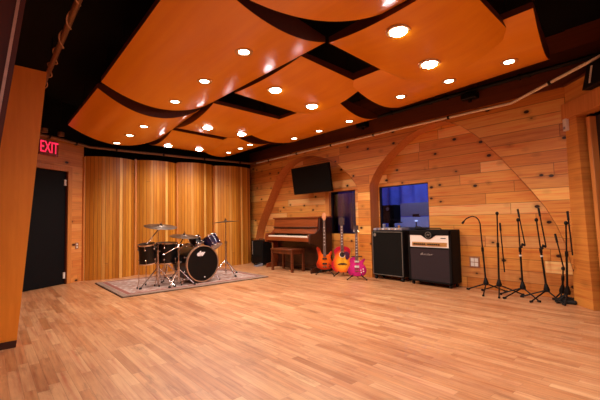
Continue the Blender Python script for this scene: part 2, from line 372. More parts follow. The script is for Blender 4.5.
struct(dwl(.385, .445, .295, .355, 2.20, -.16, -.06).build('trim_7', 'casing', bevel=.004))
dr = struct(dwl(.445, 1.30, .355, 1.30, 2.20, -.16, -.13).build('door_2', 'door_brown'))
a = Q + D * .56 + Nn * (-.12) + Vector((0, 0, 1.0)); MB().cyl(a, a + Nn * .05, .012).ball(a + Nn * .06, .028).build('door_handle', 'chrome', dr)

# back wall: dark masonry behind four bowed tongue-and-groove panels
struct(MB().box((.2, 8.35, 0), (5.8, 8.50, 3.35)).build('wall_back', 'black_matte'))
px = [1.43, 2.39, 3.29, 4.21, 5.27]; ph = [2.42, 2.43, 2.46, 2.46]
words = ['leftmost', 'second from left', 'third from left', 'rightmost']
for i in range(4):
    x0, x1 = px[i] + .02, px[i + 1] - .02; n = 18
    bow = [(x0 + (x1 - x0) * k / n, 8.14 - .16 * (1 - (2 * k / n - 1) ** 2)) for k in range(n + 1)]
    pts = [(x, y, .0) for x, y in bow] + [(x, y + .03, .0) for x, y in reversed(bow)]
    p = thing('bowed_wall_panel', '%s of four bowed wood strip panels, %s' % (words[i], ['beside the exit door', 'behind the left crash cymbal', 'behind the bass drum', 'beside the piano corner'][i]), 'wall panel', ((x0 + x1) / 2, 8.1, 0), 'bowed wood panels on the back wall')
    MB().prism(pts, (0, 0, ph[i])).build('slatted_face', 'tambour', p, angle=20)
    MB().box((x0, 8.18, 0), (x1, 8.35, .06)).build('bottom_rail', 'cloud_rib', p); MB().box((x0, 8.18, ph[i] - .06), (x1, 8.35, ph[i])).build('top_rail', 'cloud_rib', p)
for i, x in enumerate(px[1:4]):
    struct(MB().box((x - .018, 8.12, 0), (x + .018, 8.2, 2.44)).build('trim_%d' % (8 + i), 'casing'))

# door wall (left rear), leaning very slightly
A = Vector((1.41, 8.145, 0)); B = Vector((.36, 7.426, 0)); dd = (B - A).normalized(); LN = (B - A).length; nn = Vector((-dd.y, dd.x, 0));
if nn.y > 0: nn = -nn
nn = Vector((.55, -.83, 0)).normalized() if nn.length < .5 else nn
def dl(s0, s1, z0, z1, d0, d1, mb=None):
    mb = mb or MB(); a = A + dd * s0; b = A + dd * s1
    return mb.prism([a + nn * d0 + Vector((0, 0, z0)), b + nn * d0 + Vector((0, 0, z0)), b + nn * d1 + Vector((0, 0, z0)), a + nn * d1 + Vector((0, 0, z0))], (0, 0, z1 - z0))
s_r = .335; s_l = 1.25
wl = MB(); dl(-.02, s_r, 0, 2.66, -.12, 0, wl); dl(s_r, 2.2, 2.07, 2.66, -.12, 0, wl); dl(s_l, 2.2, 0, 2.07, -.12, 0, wl)
struct(wl.build('wall_left', 'pine_door_wall'))
struct(dl(-.02, 2.2, 2.66, 3.35, -.12, .005).build('wall_left_upper', 'black_matte'))
door = struct(dl(s_r, s_l, 0.005, 2.065, -.09, -.03).build('door_1', 'door_paint', bevel=.004))
for z in (.16, 1.0, 1.86):
    if z != 1.0: dl(s_r + .012, s_r + .05, z - .055, z + .055, -.03, -.012).build('hinge', 'white', door)  # white colour stands in for the bright glint of the chrome hinges
a = A + dd * (s_l - .07) + nn * (-.03) + Vector((0, 0, 1.0)); MB().cyl(a, a + nn * .06, .011).ball(a + nn * .07, .028).build('door_handle', 'chrome', door)
cs = MB(); dl(s_r - .085, s_r, 0, 2.16, 0, .02, cs); dl(s_r, s_l + .09, 2.07, 2.16, 0, .02, cs); dl(s_l, s_l + .09, 0, 2.07, 0, .02, cs)
struct(cs.build('trim_11', 'casing', bevel=.003))
struct(dl(-.03, .0, 0, 2.40, -.02, .03).build('trim_12', 'casing'))
struct(dl(s_r, s_r + .012, 0, 2.065, -.03, .0).build('trim_13', 'cloud_rib'))
# remaining walls out of view (they close the room)
ow = MB(); ow.box((-1.7, -2.9, 0), (-1.6, 6.6, 3.35))
struct(ow.build('wall_west', 'pine_recess'))
struct(MB().box((-1.7, -3.0, 0), (9.0, -2.9, 3.35)).build('wall_rear', 'pine_column'))
struct(MB().box((4.08, -2.9, 0), (4.18, -.1, 3.35)).build('wall_east', 'pine_recess'))
struct(MB().box((-1.6, 6.5, 0), (.05, 6.6, 3.35)).box((-.1, 6.6, 0), (.05, 7.3, 3.35)).build('wall_alcove', 'pine_door_wall'))

# leaning panels at the left edge
lpn = thing('leaning_wall_panel', 'tall orange veneered panel leaning outwards at the left edge, in front of the black exit door', 'panel', (.0, 4.2, 0))
MB().prism([(-1.0, 4.2, 0), (.224, 4.2, 0), (.415, 4.2, 2.555), (-1.0, 4.2, 2.60)], (0, .12, 0)).build('face_board', 'post', lpn)
MB().prism([(-1.0, 4.19, 0), (.222, 4.19, 0), (.228, 4.19, .06), (-1.0, 4.19, .06)], (0, .01, 0)).build('kick_strip', 'mahogany_dark', lpn)
nb2 = thing('leaning_side_board', 'dark leaning board with a pale edge strip at the upper left edge', 'panel', (-.3, 2.5, 0))
def ex(z): return .104 + (z - 2.331) * .1135
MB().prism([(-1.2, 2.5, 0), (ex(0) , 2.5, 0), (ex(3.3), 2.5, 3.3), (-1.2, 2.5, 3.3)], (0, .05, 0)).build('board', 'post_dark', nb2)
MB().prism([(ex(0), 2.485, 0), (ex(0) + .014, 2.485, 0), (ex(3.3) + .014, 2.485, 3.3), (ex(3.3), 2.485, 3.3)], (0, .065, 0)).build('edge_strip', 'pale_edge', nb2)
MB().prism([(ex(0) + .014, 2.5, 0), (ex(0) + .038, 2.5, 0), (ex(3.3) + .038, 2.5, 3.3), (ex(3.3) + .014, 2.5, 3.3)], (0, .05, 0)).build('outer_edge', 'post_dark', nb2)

# ================================================================== ceiling clouds
CL = {}
def cloud(key, label, cs, z, sag0, sag1, axis):
    """cs: near-left, near-right, far-right, far-left (x,y); axis 'X': arc runs left-right; 'Y': arc runs near-far.
    sag0/sag1: sag at the near/far (axis X) or left/right (axis Y) edge"""
    nl, nr, frr, fl = [Vector((*c, 0)) for c in cs]
    zs = z if isinstance(z, tuple) else (z,) * 4
    def P(u, v, dz=0):      # u left-right, v near-far
        p = nl * (1 - u) * (1 - v) + nr * u * (1 - v) + frr * u * v + fl * (1 - u) * v
        h = zs[0] * (1 - u) * (1 - v) + zs[1] * u * (1 - v) + zs[2] * u * v + zs[3] * (1 - u) * v
        a, b = (u, v) if axis == 'X' else (v, u)
        s = (sag0 * (1 - b) + sag1 * b) * 4 * a * (1 - a)
        return Vector((p.x, p.y, h - s + dz))
    CL[key] = P
    c = P(.5, .5); o = thing('ceiling_cloud', label, 'acoustic ceiling panel', (c.x, c.y, c.z), 'curved wood ceiling clouds')
    n = 24; nu, nv = (n, 2) if axis == 'X' else (2, n)
    vs = [P(i / nu, j / nv, dz) for dz in (0, .018) for i in range(nu + 1) for j in range(nv + 1)]
    k = (nu + 1) * (nv + 1); q = nv + 1; fs = []
    for L in (0, k):
        for i in range(nu):
            for j in range(nv): a = L + i * q + j; fs.append((a, a + q, a + q + 1, a + 1))
    rim = [i * q for i in range(nu + 1)] + [nu * q + j for j in range(1, nv + 1)] + [i * q + nv for i in range(nu - 1, -1, -1)] + [j for j in range(nv - 1, 0, -1)]
    fs += [(rim[i], rim[(i + 1) % len(rim)], k + rim[(i + 1) % len(rim)], k + rim[i]) for i in range(len(rim))]
    MB().add(vs, fs).build('veneer_face', 'cloud', o, angle=50)
    # curved ribs closing the arc ends, edge boards on the straight sides
    def ribs(f, g, nm):     # f(t)-> lower point; g: inward shift
        pts = [f(t / n) for t in range(n + 1)]
        top = max(p.z for p in pts) + .055
        return MB().prism([p + Vector((0, 0, .003)) - g * .002 for p in pts] + [Vector((pts[-1].x, pts[-1].y, top)) - g * .002, Vector((pts[0].x, pts[0].y, top)) - g * .002], g * .02)
    iy = Vector((0, 1, 0)); ix = Vector((1, 0, 0)); rn, bn_ = ('curved_rib', 'edge_board') if axis == 'X' else ('edge_board', 'curved_rib')
    ribs(lambda t: P(t, 0), iy, rn).build(rn, 'cloud_rib', o); ribs(lambda t: P(t, 1), -iy, rn).build(rn, 'cloud_rib', o)
    ribs(lambda t: P(0, t), ix, bn_).build(bn_, 'cloud_rib', o); ribs(lambda t: P(1, t), -ix, bn_).build(bn_, 'cloud_rib', o)
    for u, v in ((.12, .12), (.88, .12), (.12, .88), (.88, .88)):
        p = P(u, v, .015); MB().cyl(p, (p.x, p.y, 3.35), .004, n=6).build('hanger_rod', 'black_metal', o)
    return o
cloud('C', 'nearest ceiling cloud of the left row, cut off by the top edge', ((.97, -.55), (2.33, -.55), (2.35, 1.70), (.97, 2.12)), 2.70, .16, .18, 'X')
cloud('A', 'large curved ceiling cloud in the middle of the left row, with three downlights', ((.93, 2.06), (2.34, 2.33), (2.31, 4.72), (.97, 4.60)), 2.71, .14, .17, 'X')
cloud('B', 'farthest curved ceiling cloud of the left row, above the exit door and drums', ((.975, 4.80), (2.31, 4.86), (2.50, 6.98), (.975, 6.90)), 2.70, .235, .23, 'X')
cloud('D', 'nearest curved ceiling cloud of the middle row, carrying two very bright downlights', ((2.36, 1.10), (3.50, 1.17), (3.50, 2.40), (2.36, 2.30)), 2.70, .045, .20, 'Y')
cloud('E', 'second ceiling cloud of the middle row, between two black rectangular gaps', ((2.40, 2.74), (3.47, 2.80), (3.54, 4.16), (2.35, 3.97)), (2.745, 2.70, 2.70, 2.70), .03, .12, 'Y')
cloud('F', 'third ceiling cloud of the middle row, beyond the second rectangular gap', ((2.33, 4.50), (3.53, 4.60), (3.53, 6.22), (2.42, 6.07)), 2.70, .09, .10, 'Y')
cloud('J', 'farthest ceiling cloud of the middle row, above the back wall panels', ((2.44, 6.25), (3.60, 6.45), (3.70, 7.85), (2.52, 7.70)), 2.70, .09, .08, 'Y')
cloud('G', 'nearest curved ceiling cloud of the right row, its bowed end facing the black doorway speaker', ((3.30, .93), (4.45, 1.13), (4.60, 3.02), (3.25, 2.86)), (2.74, 2.71, 2.71, 2.71), .12, .12, 'X')
cloud('H', 'middle curved ceiling cloud of the right row, beside the arch with the amplifiers', ((3.56, 3.36), (4.76, 3.60), (4.80, 5.75), (3.52, 5.6)), 2.70, .11, .10, 'X')
cloud('I', 'farthest curved ceiling cloud of the right row, high above the piano', ((3.50, 5.95), (4.47, 6.05), (4.52, 7.75), (3.60, 7.6)), 2.70, .10, .10, 'X')

# ------------------------------------------------------------------ downlights
def cloudz(key, x, y):
    P = CL[key]; best = None
    for i in range(41):
        for j in range(41):
            p = P(i / 40, j / 40); d = (p.x - x) ** 2 + (p.y - y) ** 2
            if best is None or d < best[0]: best = (d, p.z)
    return best[1]
def downlight(key, x, y, label, bright=False, power=1.0):
    z = cloudz(key, x, y)
    o = thing('recessed_downlight', label, 'ceiling light', (x, y, z), 'downlights in the ceiling clouds')
    r = .085 if bright else .062
    MB().lathe((x, y, z), (0, 0, -1), [(r - .016, .001), (r, .008), (r + .016, .006), (r + .022, -.01), (r - .016, -.01)], 28).build('trim_ring', 'trim_ring', o)
    if bright: MB().lathe((x, y, z + .004), (0, 0, -1), [(r - .012, 0), (r - .016, .014), (r - .035, .026), (0, .032)], 28).build('lens', 'lens_bright', o)
    else: MB().cyl((x, y, z - .004), (x, y, z + .004), r - .016, n=28).build('lens', 'lens', o)
    l = bpy.data.lights.new('downlight_beam', 'SPOT'); l.energy = LAMP_W * power; l.color = WARM; l.spot_size = math.radians(162 if bright else 148); l.spot_blend = .8; l.shadow_soft_size = .05
    s = bpy.data.objects.new('downlight_beam', l); C.objects.link(s); s.parent = o; s.location = (0, 0, -.09 if bright else -.03)
    return o
for k, x, y, lab in (('C', 1.65, .9, 'downlight in the nearest left cloud, out past the top edge'), ('C', 1.65, .0, 'downlight in the nearest left cloud, farthest out of view'),
    ('A', 1.69, 2.69, 'nearest of the three downlights in the large middle cloud of the left row'), ('A', 1.71, 3.50, 'middle of the three downlights in the large middle cloud of the left row'), ('A', 1.71, 4.29, 'farthest of the three downlights in the large middle cloud of the left row'),
    ('B', 1.69, 5.38, 'nearest of the three downlights in the farthest left cloud'), ('B', 1.69, 6.06, 'middle of the three downlights in the farthest left cloud'), ('B', 1.68, 6.78, 'farthest downlight of the left row, close to the back wall'),
    ('G', 3.90, 1.33, 'first downlight of the right row, nearest the doorway'), ('G', 3.90, 1.95, 'second downlight of the right row, in the nearest right cloud'), ('G', 3.90, 2.58, 'third downlight of the right row, at the far end of the nearest right cloud'),
    ('H', 4.24, 3.74, 'nearest of the three downlights in the middle cloud of the right row'), ('H', 4.30, 4.48, 'middle of the three downlights in the middle cloud of the right row'), ('H', 4.34, 5.20, 'farthest of the three downlights in the middle cloud of the right row'),
    ('I', 3.96, 6.12 , 'nearest of the three small downlights in the farthest right cloud'), ('I', 4.0, 6.55, 'middle of the three small downlights in the farthest right cloud'), ('I', 4.03, 7.09, 'farthest downlight of the right row')):
    downlight(k, x, y, lab)
for k, x, y, lab in (('D', 2.57, 1.70, 'very bright left downlight in the nearest cloud of the middle row'), ('D', 3.19, 1.78, 'very bright right downlight in the nearest cloud of the middle row'),
    ('E', 2.64, 3.50, 'very bright left downlight in the second cloud of the middle row'), ('E', 3.29, 3.55, 'very bright right downlight in the second cloud of the middle row'),
    ('F', 2.70, 5.42, 'bright left downlight in the third cloud of the middle row'), ('F', 3.36, 5.45, 'bright right downlight in the third cloud of the middle row'),
    ('J', 2.72, 7.18, 'bright left downlight in the farthest cloud of the middle row'), ('J', 3.39, 7.20, 'bright right downlight in the farthest cloud of the middle row')):
    downlight(k, x, y, lab, True, 1.3)

# ================================================================== pipes and rails
def pipe(name, label, pts, r, mat, clips=True, cat='pipe'):
    o = thing(name, label, cat, pts[0]); MB().tube(pts, r).build('pipe_run', mat, o)
    if clips:
        for a, b in zip(pts, pts[1:]):
            a = Vector(a); b = Vector(b); n = max(1, int((b - a).length / .9))
            for i in range(n): p = a.lerp(b, (i + .5) / n); d = (b - a).normalized(); MB().cyl(p - d * .015, p + d * .015, r * 1.5, n=10).build('clamp', 'black_metal', o)
    return o
pipe('conduit', 'thin pale conduit running along the top of the pine wall and bending towards the doorway', [(5.36, 7.98, 2.595), (5.36, 3.6, 2.612), (5.36, 1.83, 2.60), (4.868, .789, 2.738), (4.72, .48, 2.775)], .018, 'pipe_white')
pipe('water_pipe', 'brownish pipe with clamps running above the bowed back wall panels', [(.60, 7.52, 2.63), (1.0, 7.79, 2.63), (1.50, 8.0, 2.58), (3.4, 8.0, 2.57), (5.34, 8.0, 2.575)], .026, 'pipe_bronze')
bp = pipe('black_rail', 'black hanging rail along the dark upper part of the pine wall', [(5.3, 8.2, 2.90), (5.3, .2, 2.905)], .028, 'black_metal')
for y in (1.6, 3.0, 4.6, 6.6): MB().box((5.3, y - .02, 2.885), (5.40, y + .02, 2.925)).build('bracket', 'black_metal', bp)
for y, lab in ((2.35, 'small black clamp fixture on the upper rail, nearest the doorway'), (4.35, 'small black clamp fixture on the upper rail, above the middle pillar')):
    o = thing('rail_fixture', lab, 'fixture', (5.3, y, 2.87)); MB().box((5.24, y - .11, 2.78), (5.36, y + .11, 2.87)).build('housing', 'black_metal', o, bevel=.01); MB().box((5.285, y - .02, 2.74), (5.315, y + .02, 2.90)).build('yoke', 'black_metal', o)
cp = pipe('sprinkler_pipe', 'copper-coloured overhead pipe with a cable wound round it, at the upper left', [(.55, 7.25, 3.0), (.56, 4.4, 3.0), (.565, 1.2, 3.0)], .028, 'pipe_bronze', False)
w = []
for i in range(361): t = i / 360; w.append((.56 + .034 * math.cos(t * 2 * PI * 10), 6.4 - 4.6 * t, 3.0 + .034 * math.sin(t * 2 * PI * 9)))
MB().tube(w, .007, 6).build('wound_cable', 'pale_edge', cp)
MB().cyl((.55, 7.19, 3.0), (.55, 7.25, 3.0), .05).build('end_flange', 'pipe_bronze', cp)
for y in (2.2, 3.6, 5.2): MB().cyl((.56, y, 3.02), (.56, y, 3.35), .006, n=6).build('hanger_rod', 'black_metal', cp)
for k, (x, y) in enumerate(((.72, 7.50), (.98, 7.66))):
    o = thing('ceiling_fixture', ['small dark fixture above the exit sign, left one', 'small dark fixture above the exit sign, right one'][k], 'fixture', (x, y, 2.66)); MB().cyl((x, y, 2.66), (x, y, 2.73), .05).build('housing', 'pipe_bronze', o); MB().cyl((x, y, 2.72), (x, y, 3.35), .008, n=6).build('stem', 'black_metal', o)

# exit sign
ec = A + dd * ((.76)) + nn * .03 + Vector((0, 0, 2.435))
es = thing('exit_sign', 'red lit EXIT sign above the black door', 'sign', tuple(ec - Vector((0, 0, .13))))
dl(.575, .945, 2.30, 2.56, .0, .05).build('housing', 'sign_plate', es, bevel=.006)
lettering('lettering', 'EXIT', .285, 'sign_red', es, ec + nn * .022, -dd, (0, 0, 1), 0, .002, .60)
# wall plates
o = thing('wall_plate', 'small brown cover plate low on the wall right of the black door', 'outlet', tuple(A + dd * .12 + Vector((0, 0, .62)))); dl(.085, .155, .62, .74, 0, .008).build('plate', 'plate_brown', o); dl(.105, .135, .64, .67, .008, .012).build('socket', 'white', o); dl(.105, .135, .69, .72, .008, .012).build('socket', 'white', o)
o = thing('thermostat', 'small white sensor box high on the column beside the doorway', 'sensor', tuple(Q + D * .06 + Vector((0, 0, 2.12)))); dw(.04, .105, 2.10, 2.25, 0, .04).build('housing', 'white', o, bevel=.008); dw(.055, .09, 2.12, 2.15, .04, .043).build('grille', 'console_grey', o)
o = thing('power_outlet', 'brown plate with four white sockets low on the pine niche wall', 'outlet', (5.65, 2.54, .32))
MB().box((5.635, 2.47, .31), (5.65, 2.62, .47)).build('plate', 'plate_brown', o, bevel=.003)
for dy in (.02, .078):
    for dz in (.02, .085): MB().box((5.63, 2.47 + dy, .31 + dz), (5.637, 2.47 + dy + .05, .31 + dz + .055)).build('socket', 'white', o)

# loudspeaker over the doorway
c = Q + D * .72 + Nn * .2 + Vector((0, 0, 2.44))
ls = thing('wall_loudspeaker', 'black loudspeaker with a pale streak hung above the doorway at the right edge', 'loudspeaker', tuple(c))
mb = MB(); a0 = Q + D * .40 + Nn * .0 + Vector((0, 0, 2.45)); b0 = Q + D * .95 + Vector((0, 0, 2.45))
mb.prism([Q + D * .50 + Vector((0, 0, 2.45)), Q + D * .95 + Vector((0, 0, 2.45)), Q + D * .95 + Vector((0, 0, 2.70)), Q + D * .60 + Vector((0, 0, 2.70))], Nn * .10).build('cabinet', 'black_tolex', ls, bevel=.008)
MB().prism([Q + D * .625 + Nn * .11 + Vector((0, 0, 2.49)), Q + D * .64 + Nn * .11 + Vector((0, 0, 2.49)), Q + D * .69 + Nn * .11 + Vector((0, 0, 2.66)), Q + D * .67 + Nn * .11 + Vector((0, 0, 2.66))], Nn * -.02).build('pale_strip', 'white', ls)

# ================================================================== television
tv = thing('television', 'black flat television mounted tilted on the wall in the left arch', 'television', (5.62, 5.83, 1.95))
n1 = (5.235, 6.41, 2.243); n2 = (5.32, 6.41, 1.654); n3 = (5.32, 5.21, 1.654); n4 = (5.235, 5.21, 2.243)
nv_ = (Vector(n2) - Vector(n1)).cross(Vector(n3) - Vector(n2)).normalized(); nv_ = -nv_ if nv_.x > 0 else nv_
MB().prism([n1, n2, n3, n4], -nv_ * .05).build('casing', 'screen_off', tv, bevel=.006)
def lerpq(u, v): a = Vector(n1).lerp(Vector(n4), u); b = Vector(n2).lerp(Vector(n3), u); return a.lerp(b, v)
MB().prism([lerpq(.012, .02), lerpq(.012, .96), lerpq(.988, .96), lerpq(.988, .02)], nv_ * .001).build('screen', 'screen_off', tv)
MB().box((5.33, 5.7, 1.80), (5.649, 5.92, 2.08)).build('wall_bracket', 'black_metal', tv)

# ================================================================== piano and bench
pn = thing('upright_piano', 'mahogany upright piano with open keyboard standing in the left arch', 'piano', (5.25, 6.25, 0))
y0, y1 = 5.50, 7.07
for ya in (y0, y1 - .045):
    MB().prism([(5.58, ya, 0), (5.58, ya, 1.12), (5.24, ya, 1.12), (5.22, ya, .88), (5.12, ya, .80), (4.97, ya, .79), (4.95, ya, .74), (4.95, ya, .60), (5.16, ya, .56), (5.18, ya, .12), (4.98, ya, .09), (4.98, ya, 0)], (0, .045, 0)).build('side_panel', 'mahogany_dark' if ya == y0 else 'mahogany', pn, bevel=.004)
MB().box((5.20, y0 - .015, 1.12), (5.60, y1 + .015, 1.15)).build('lid', 'mahogany', pn, bevel=.006)
MB().prism([(5.235, y0 + .045, 1.12), (5.205, y0 + .045, .93), (5.23, y0 + .045, .93), (5.26, y0 + .045, 1.12)], (0, y1 - y0 - .09, 0)).build('upper_panel', 'mahogany', pn)
MB().box((5.17, y0 + .045, .915), (5.24, y1 - .045, .935)).build('music_ledge', 'mahogany_dark', pn, bevel=.004)
MB().box((5.20, y0 + .28, .82), (5.215, y1 - .28, .90)).build('music_desk', 'mahogany_dark', pn)
MB().prism([(5.215, y0 + .045, .93), (5.165, y0 + .045, .79), (5.19, y0 + .045, .78), (5.24, y0 + .045, .92)], (0, y1 - y0 - .09, 0)).build('fallboard', 'mahogany', pn)
MB().box((4.96, y0 + .045, .63), (5.24, y1 - .045, .72)).build('keybed', 'mahogany', pn, bevel=.008)
MB().box((4.985, y0 + .10, .72), (5.16, y1 - .10, .748)).build('white_keys', 'ivory', pn)
bk = MB(); kw = (y1 - y0 - .2) / 52
for i in range(51):
    if i % 7 in (0, 2, 3, 5, 6): yk = y0 + .10 + kw * (i + 1); bk.box((5.06, yk - .006, .748), (5.16, yk + .006, .76))
bk.build('black_keys', 'rubber', pn)
for ya in (y0 + .045, y1 - .10): MB().box((4.97, ya, .72), (5.18, ya + .055, .775)).build('cheek_block', 'mahogany', pn, bevel=.004)
MB().box((5.30, y0 + .045, .10), (5.33, y1 - .045, .63)).build('lower_panel', 'mahogany_dark', pn)
MB().box((5.27, y0 + .045, .01), (5.55, y1 - .045, .10)).build('plinth', 'mahogany_dark', pn)
for k in range(3): yk = 6.18 + .07 * k; MB().box((5.17, yk, .045), (5.30, yk + .035, .06)).build('pedal', 'brass_cymbal', pn, bevel=.004)
MB().box((5.55, y0 + .045, .05), (5.58, y1 - .045, 1.10)).build('back_panel', 'mahogany_dark', pn)
bn = thing('piano_bench', 'brown wooden piano bench with square legs in front of the piano', 'bench', (4.97, 6.24, 0))
MB().box((4.78, 5.88, .445), (5.15, 6.62, .478)).build('seat', 'bench_wood', bn, bevel=.006)
MB().box((4.81, 5.91, .37), (5.12, 6.59, .445)).build('apron', 'bench_wood', bn)
for x in (4.79, 5.095):
    for y in (5.89, 6.565): MB().prism([(x, y, .445), (x + .045, y, .445), (x + .045, y + .045, .445), (x, y + .045, .445)], (0, 0, -.445)).build('leg', 'bench_wood', bn, bevel=.003)

# black gear left of the piano
sb = thing('small_amplifier', 'small black amplifier with a worn grille in the corner left of the piano', 'amplifier', (5.22, 7.60, 0))
MB().box((5.08, 7.36, .03), (5.37, 7.84, .60)).build('cabinet', 'black_tolex', sb, bevel=.01)
MB().box((5.072, 7.40, .22), (5.082, 7.80, .56)).build('grille', 'grille_black', sb)
MB().tube([(5.23, 7.50, .60), (5.23, 7.52, .63), (5.23, 7.70, .63), (5.23, 7.72, .60)], .009).build('handle', 'rubber', sb)
MB().cyl((5.074, 7.78, .25), (5.074, 7.78, .58), .012, n=8).build('corner_trim', 'amp_trim', sb)
for y in (7.41, 7.79):
    for x in (5.12, 5.33): MB().cyl((x, y, 0), (x, y, .03), .02).build('foot', 'rubber', sb)
fp = thing('foot_pedal', 'low black foot pedal on the floor before the small corner amplifier', 'pedal', (4.95, 7.36, 0))
MB().prism([(4.86, 7.30, 0), (5.04, 7.30, 0), (5.04, 7.30, .07), (4.86, 7.30, .03)], (0, .12, 0)).build('body', 'console_grey', fp, bevel=.004); MB().prism([(4.87, 7.315, .035), (5.03, 7.315, .075), (5.03, 7.315, .085), (4.87, 7.315, .045)], (0, .09, 0)).build('treadle', 'rubber', fp)

# ================================================================== amplifiers
ba = thing('bass_cabinet', 'tall black bass amplifier cabinet with a thin silver edge, beside the pillar', 'amplifier', (5.50, 3.92, 0))
bx, by0, by1 = 5.35, 3.60, 4.255
MB().box((bx + .012, by0, .07), (5.648, by1, .865)).build('cabinet', 'black_tolex', ba, bevel=.012)
MB().box((bx, by0 + .03, .10), (bx + .014, by1 - .03, .83)).build('grille', 'grille_black', ba)
tr = MB(); e = .008
tr.box((bx - .004, by0 + .015, .085), (bx + .012, by0 + .015 + e, .845)).box((bx - .004, by1 - .015 - e, .085), (bx + .012, by1 - .015, .845)).box((bx - .004, by0 + .015, .085), (bx + .012, by1 - .015, .085 + e)).box((bx - .004, by0 + .015, .837), (bx + .012, by1 - .015, .837 + e))
tr.build('edge_trim', 'amp_trim', ba)
MB().lathe((bx - .001, by1 - .07, .79), (-1, 0, 0), [(0, .006), (.03, .006), (.032, 0)], 20).build('round_badge', 'amp_trim', ba)
for x in (5.39, 5.60):
    for y in (by0 + .05, by1 - .05): MB().cyl((x, y - .015, .03), (x, y + .015, .03), .03).box((x - .02, y - .02, .03), (x + .02, y + .02, .07)).build('caster', 'rubber', ba)
MB().tube([(5.49, by0 - .002, .40), (5.49, by0 - .03, .42), (5.49, by0 - .03, .56), (5.49, by0 - .002, .58)], .01).build('handle', 'rubber', ba)
ah = thing('amplifier_head', 'low amplifier head with lit knobs lying on the black bass cabinet', 'amplifier', (5.50, 3.89, .865))
MB().box((5.38, 3.64, .87), (5.62, 4.14, .91)).build('chassis', 'console_grey', ah, bevel=.004)
for k in range(7): y = 3.69 + .065 * k; MB().cyl((5.38, y, .89), (5.365, y, .89), .012, n=12).build('knob', 'white' if k % 2 else 'panel_gold', ah)
cx = thing('effects_unit', 'small silver effects box on top of the black bass cabinet, by the pillar side', 'effects unit', (5.42, 4.195, .865))
MB().box((5.37, 4.16, .865), (5.49, 4.23, .905)).build('body', 'console_grey', cx, bevel=.005); MB().cyl((5.41, 4.195, .905), (5.41, 4.195, .92), .012, n=12).build('footswitch', 'chrome', cx)
for k, (x, y, r, h, lab) in enumerate(((5.44, 4.04, .028, .07, 'small pale cup on the bass cabinet nearest the pillar'), (5.43, 3.72, .022, .045, 'short round jar on the bass cabinet near the white-panelled amplifier'))):
    o = thing('cup', lab, 'cup', (x, y, .91)); MB().lathe((x, y, .91), (0, 0, 1), [(0, 0), (r * .8, 0), (r, h), (r - .004, h), (r * .7, .006), (0, .006)], 20).build('body', 'console_grey' if k == 0 else 'panel_gold', o)

ga = thing('combo_amplifier', 'black combo amplifier with a white control panel and grey-brown grille', 'amplifier', (5.46, 3.10, 0))
gx, gy0, gy1, gz0, gz1 = 5.31, 2.74, 3.475, .06, .885
MB().box((gx + .02, gy0, gz0), (5.62, gy1, gz1)).build('cabinet', 'black_tolex', ga, bevel=.014)
MB().box((gx, gy0, gz0), (gx + .02, gy0 + .035, gz1 - .01)).box((gx, gy1 - .035, gz0), (gx + .02, gy1, gz1 - .01)).box((gx, gy0, gz1 - .085), (gx + .02, gy1, gz1 - .01)).box((gx, gy0, gz0), (gx + .02, gy1, gz0 + .03)).box((gx + .004, gy0, .585), (gx + .02, gy1, .61)).build('front_border', 'black_tolex', ga, bevel=.003)
pt = [(gx + .008, gy1 - .035, .61), (gx + .008, gy0 + .035, .61), (gx + .008, gy0 + .035, .81)]
m_ = (gy0 + gy1) / 2
for k in range(13):
    y = gy0 + .20 + (gy1 - gy0 - .40) * k / 12; pt.append((gx + .008, y, .81 - .075 * (.5 - .5 * math.cos(2 * PI * k / 12))))
pt.append((gx + .008, gy1 - .035, .81))
MB().prism(pt, (.012, 0, 0)).build('control_panel', 'panel_white', ga)
vv = [(gx + .0, gy0 + .20 + (gy1 - gy0 - .40) * k / 12, .81 - .075 * (.5 - .5 * math.cos(2 * PI * k / 12))) for k in range(13)]
MB().prism(vv + [(gx, gy1 - .20, .816), (gx, gy0 + .20, .816)], (.012, 0, 0)).build('curved_valance', 'black_tolex', ga)
MB().box((gx + .003, gy0 + .065, .628), (gx + .009, gy1 - .075, .69)).build('control_strip', 'panel_gold', ga)
for k in range(12): y = gy0 + .19 + k * .036 + (.03 if k > 5 else 0); MB().cyl((gx + .004, y, .658), (gx - .012, y, .658), .012, n=12).build('knob', 'rubber', ga)
MB().box((gx + .002, gy0 + .08, .72), (gx + .009, gy0 + .16, .738)).build('model_badge', 'rubber', ga)
MB().box((gx + .006, gy0 + .035, gz0 + .03), (gx + .018, gy1 - .035, .585)).build('grille', 'grille_grey', ga)
MB().lathe((gx - .001, m_, .802), (-1, 0, 0), [(.045, 0), (.047, .004), (.052, .004), (.054, 0)], 28).build('badge_ring', 'amp_trim', ga)
for v in ga.children[-1].data.vertices: v.co.z = (v.co.z - .802) * .62 + .802
lettering('badge_lettering', 'PV', .045, 'amp_trim', ga, (gx - .004, m_, .802), (0, -1, 0), (0, 0, 1), .2, .001, 1.0)
lettering('grille_lettering', 'Butcher', .052, 'panel_white', ga, (gx + .004, m_ + .05, .50), (0, -1, 0), (0, 0, 1), .5, -.0016, 1.25)
for y in (gy0 + .05, gy1 - .05): MB().cyl((gx + .05, y - .012, .03), (gx + .05, y + .012, .03), .03).build('caster', 'rubber', ga); MB().cyl((5.56, y - .012, .03), (5.56, y + .012, .03), .03).build('caster', 'rubber', ga)
MB().tube([(5.47, m_ - .14, gz1), (5.47, m_ - .12, gz1 + .02), (5.47, m_ + .12, gz1 + .02), (5.47, m_ + .14, gz1)], .009).build('handle', 'rubber', ga)
bg = thing('cable_bag', 'flat black bag lying on top of the combo amplifier, towards the tall cabinet', 'bag', (5.50, 3.34, .885))
MB().ball((5.47, 3.34, .902), .085, (1.0, 1.3, .22), 16).build('body', 'rubber', bg)
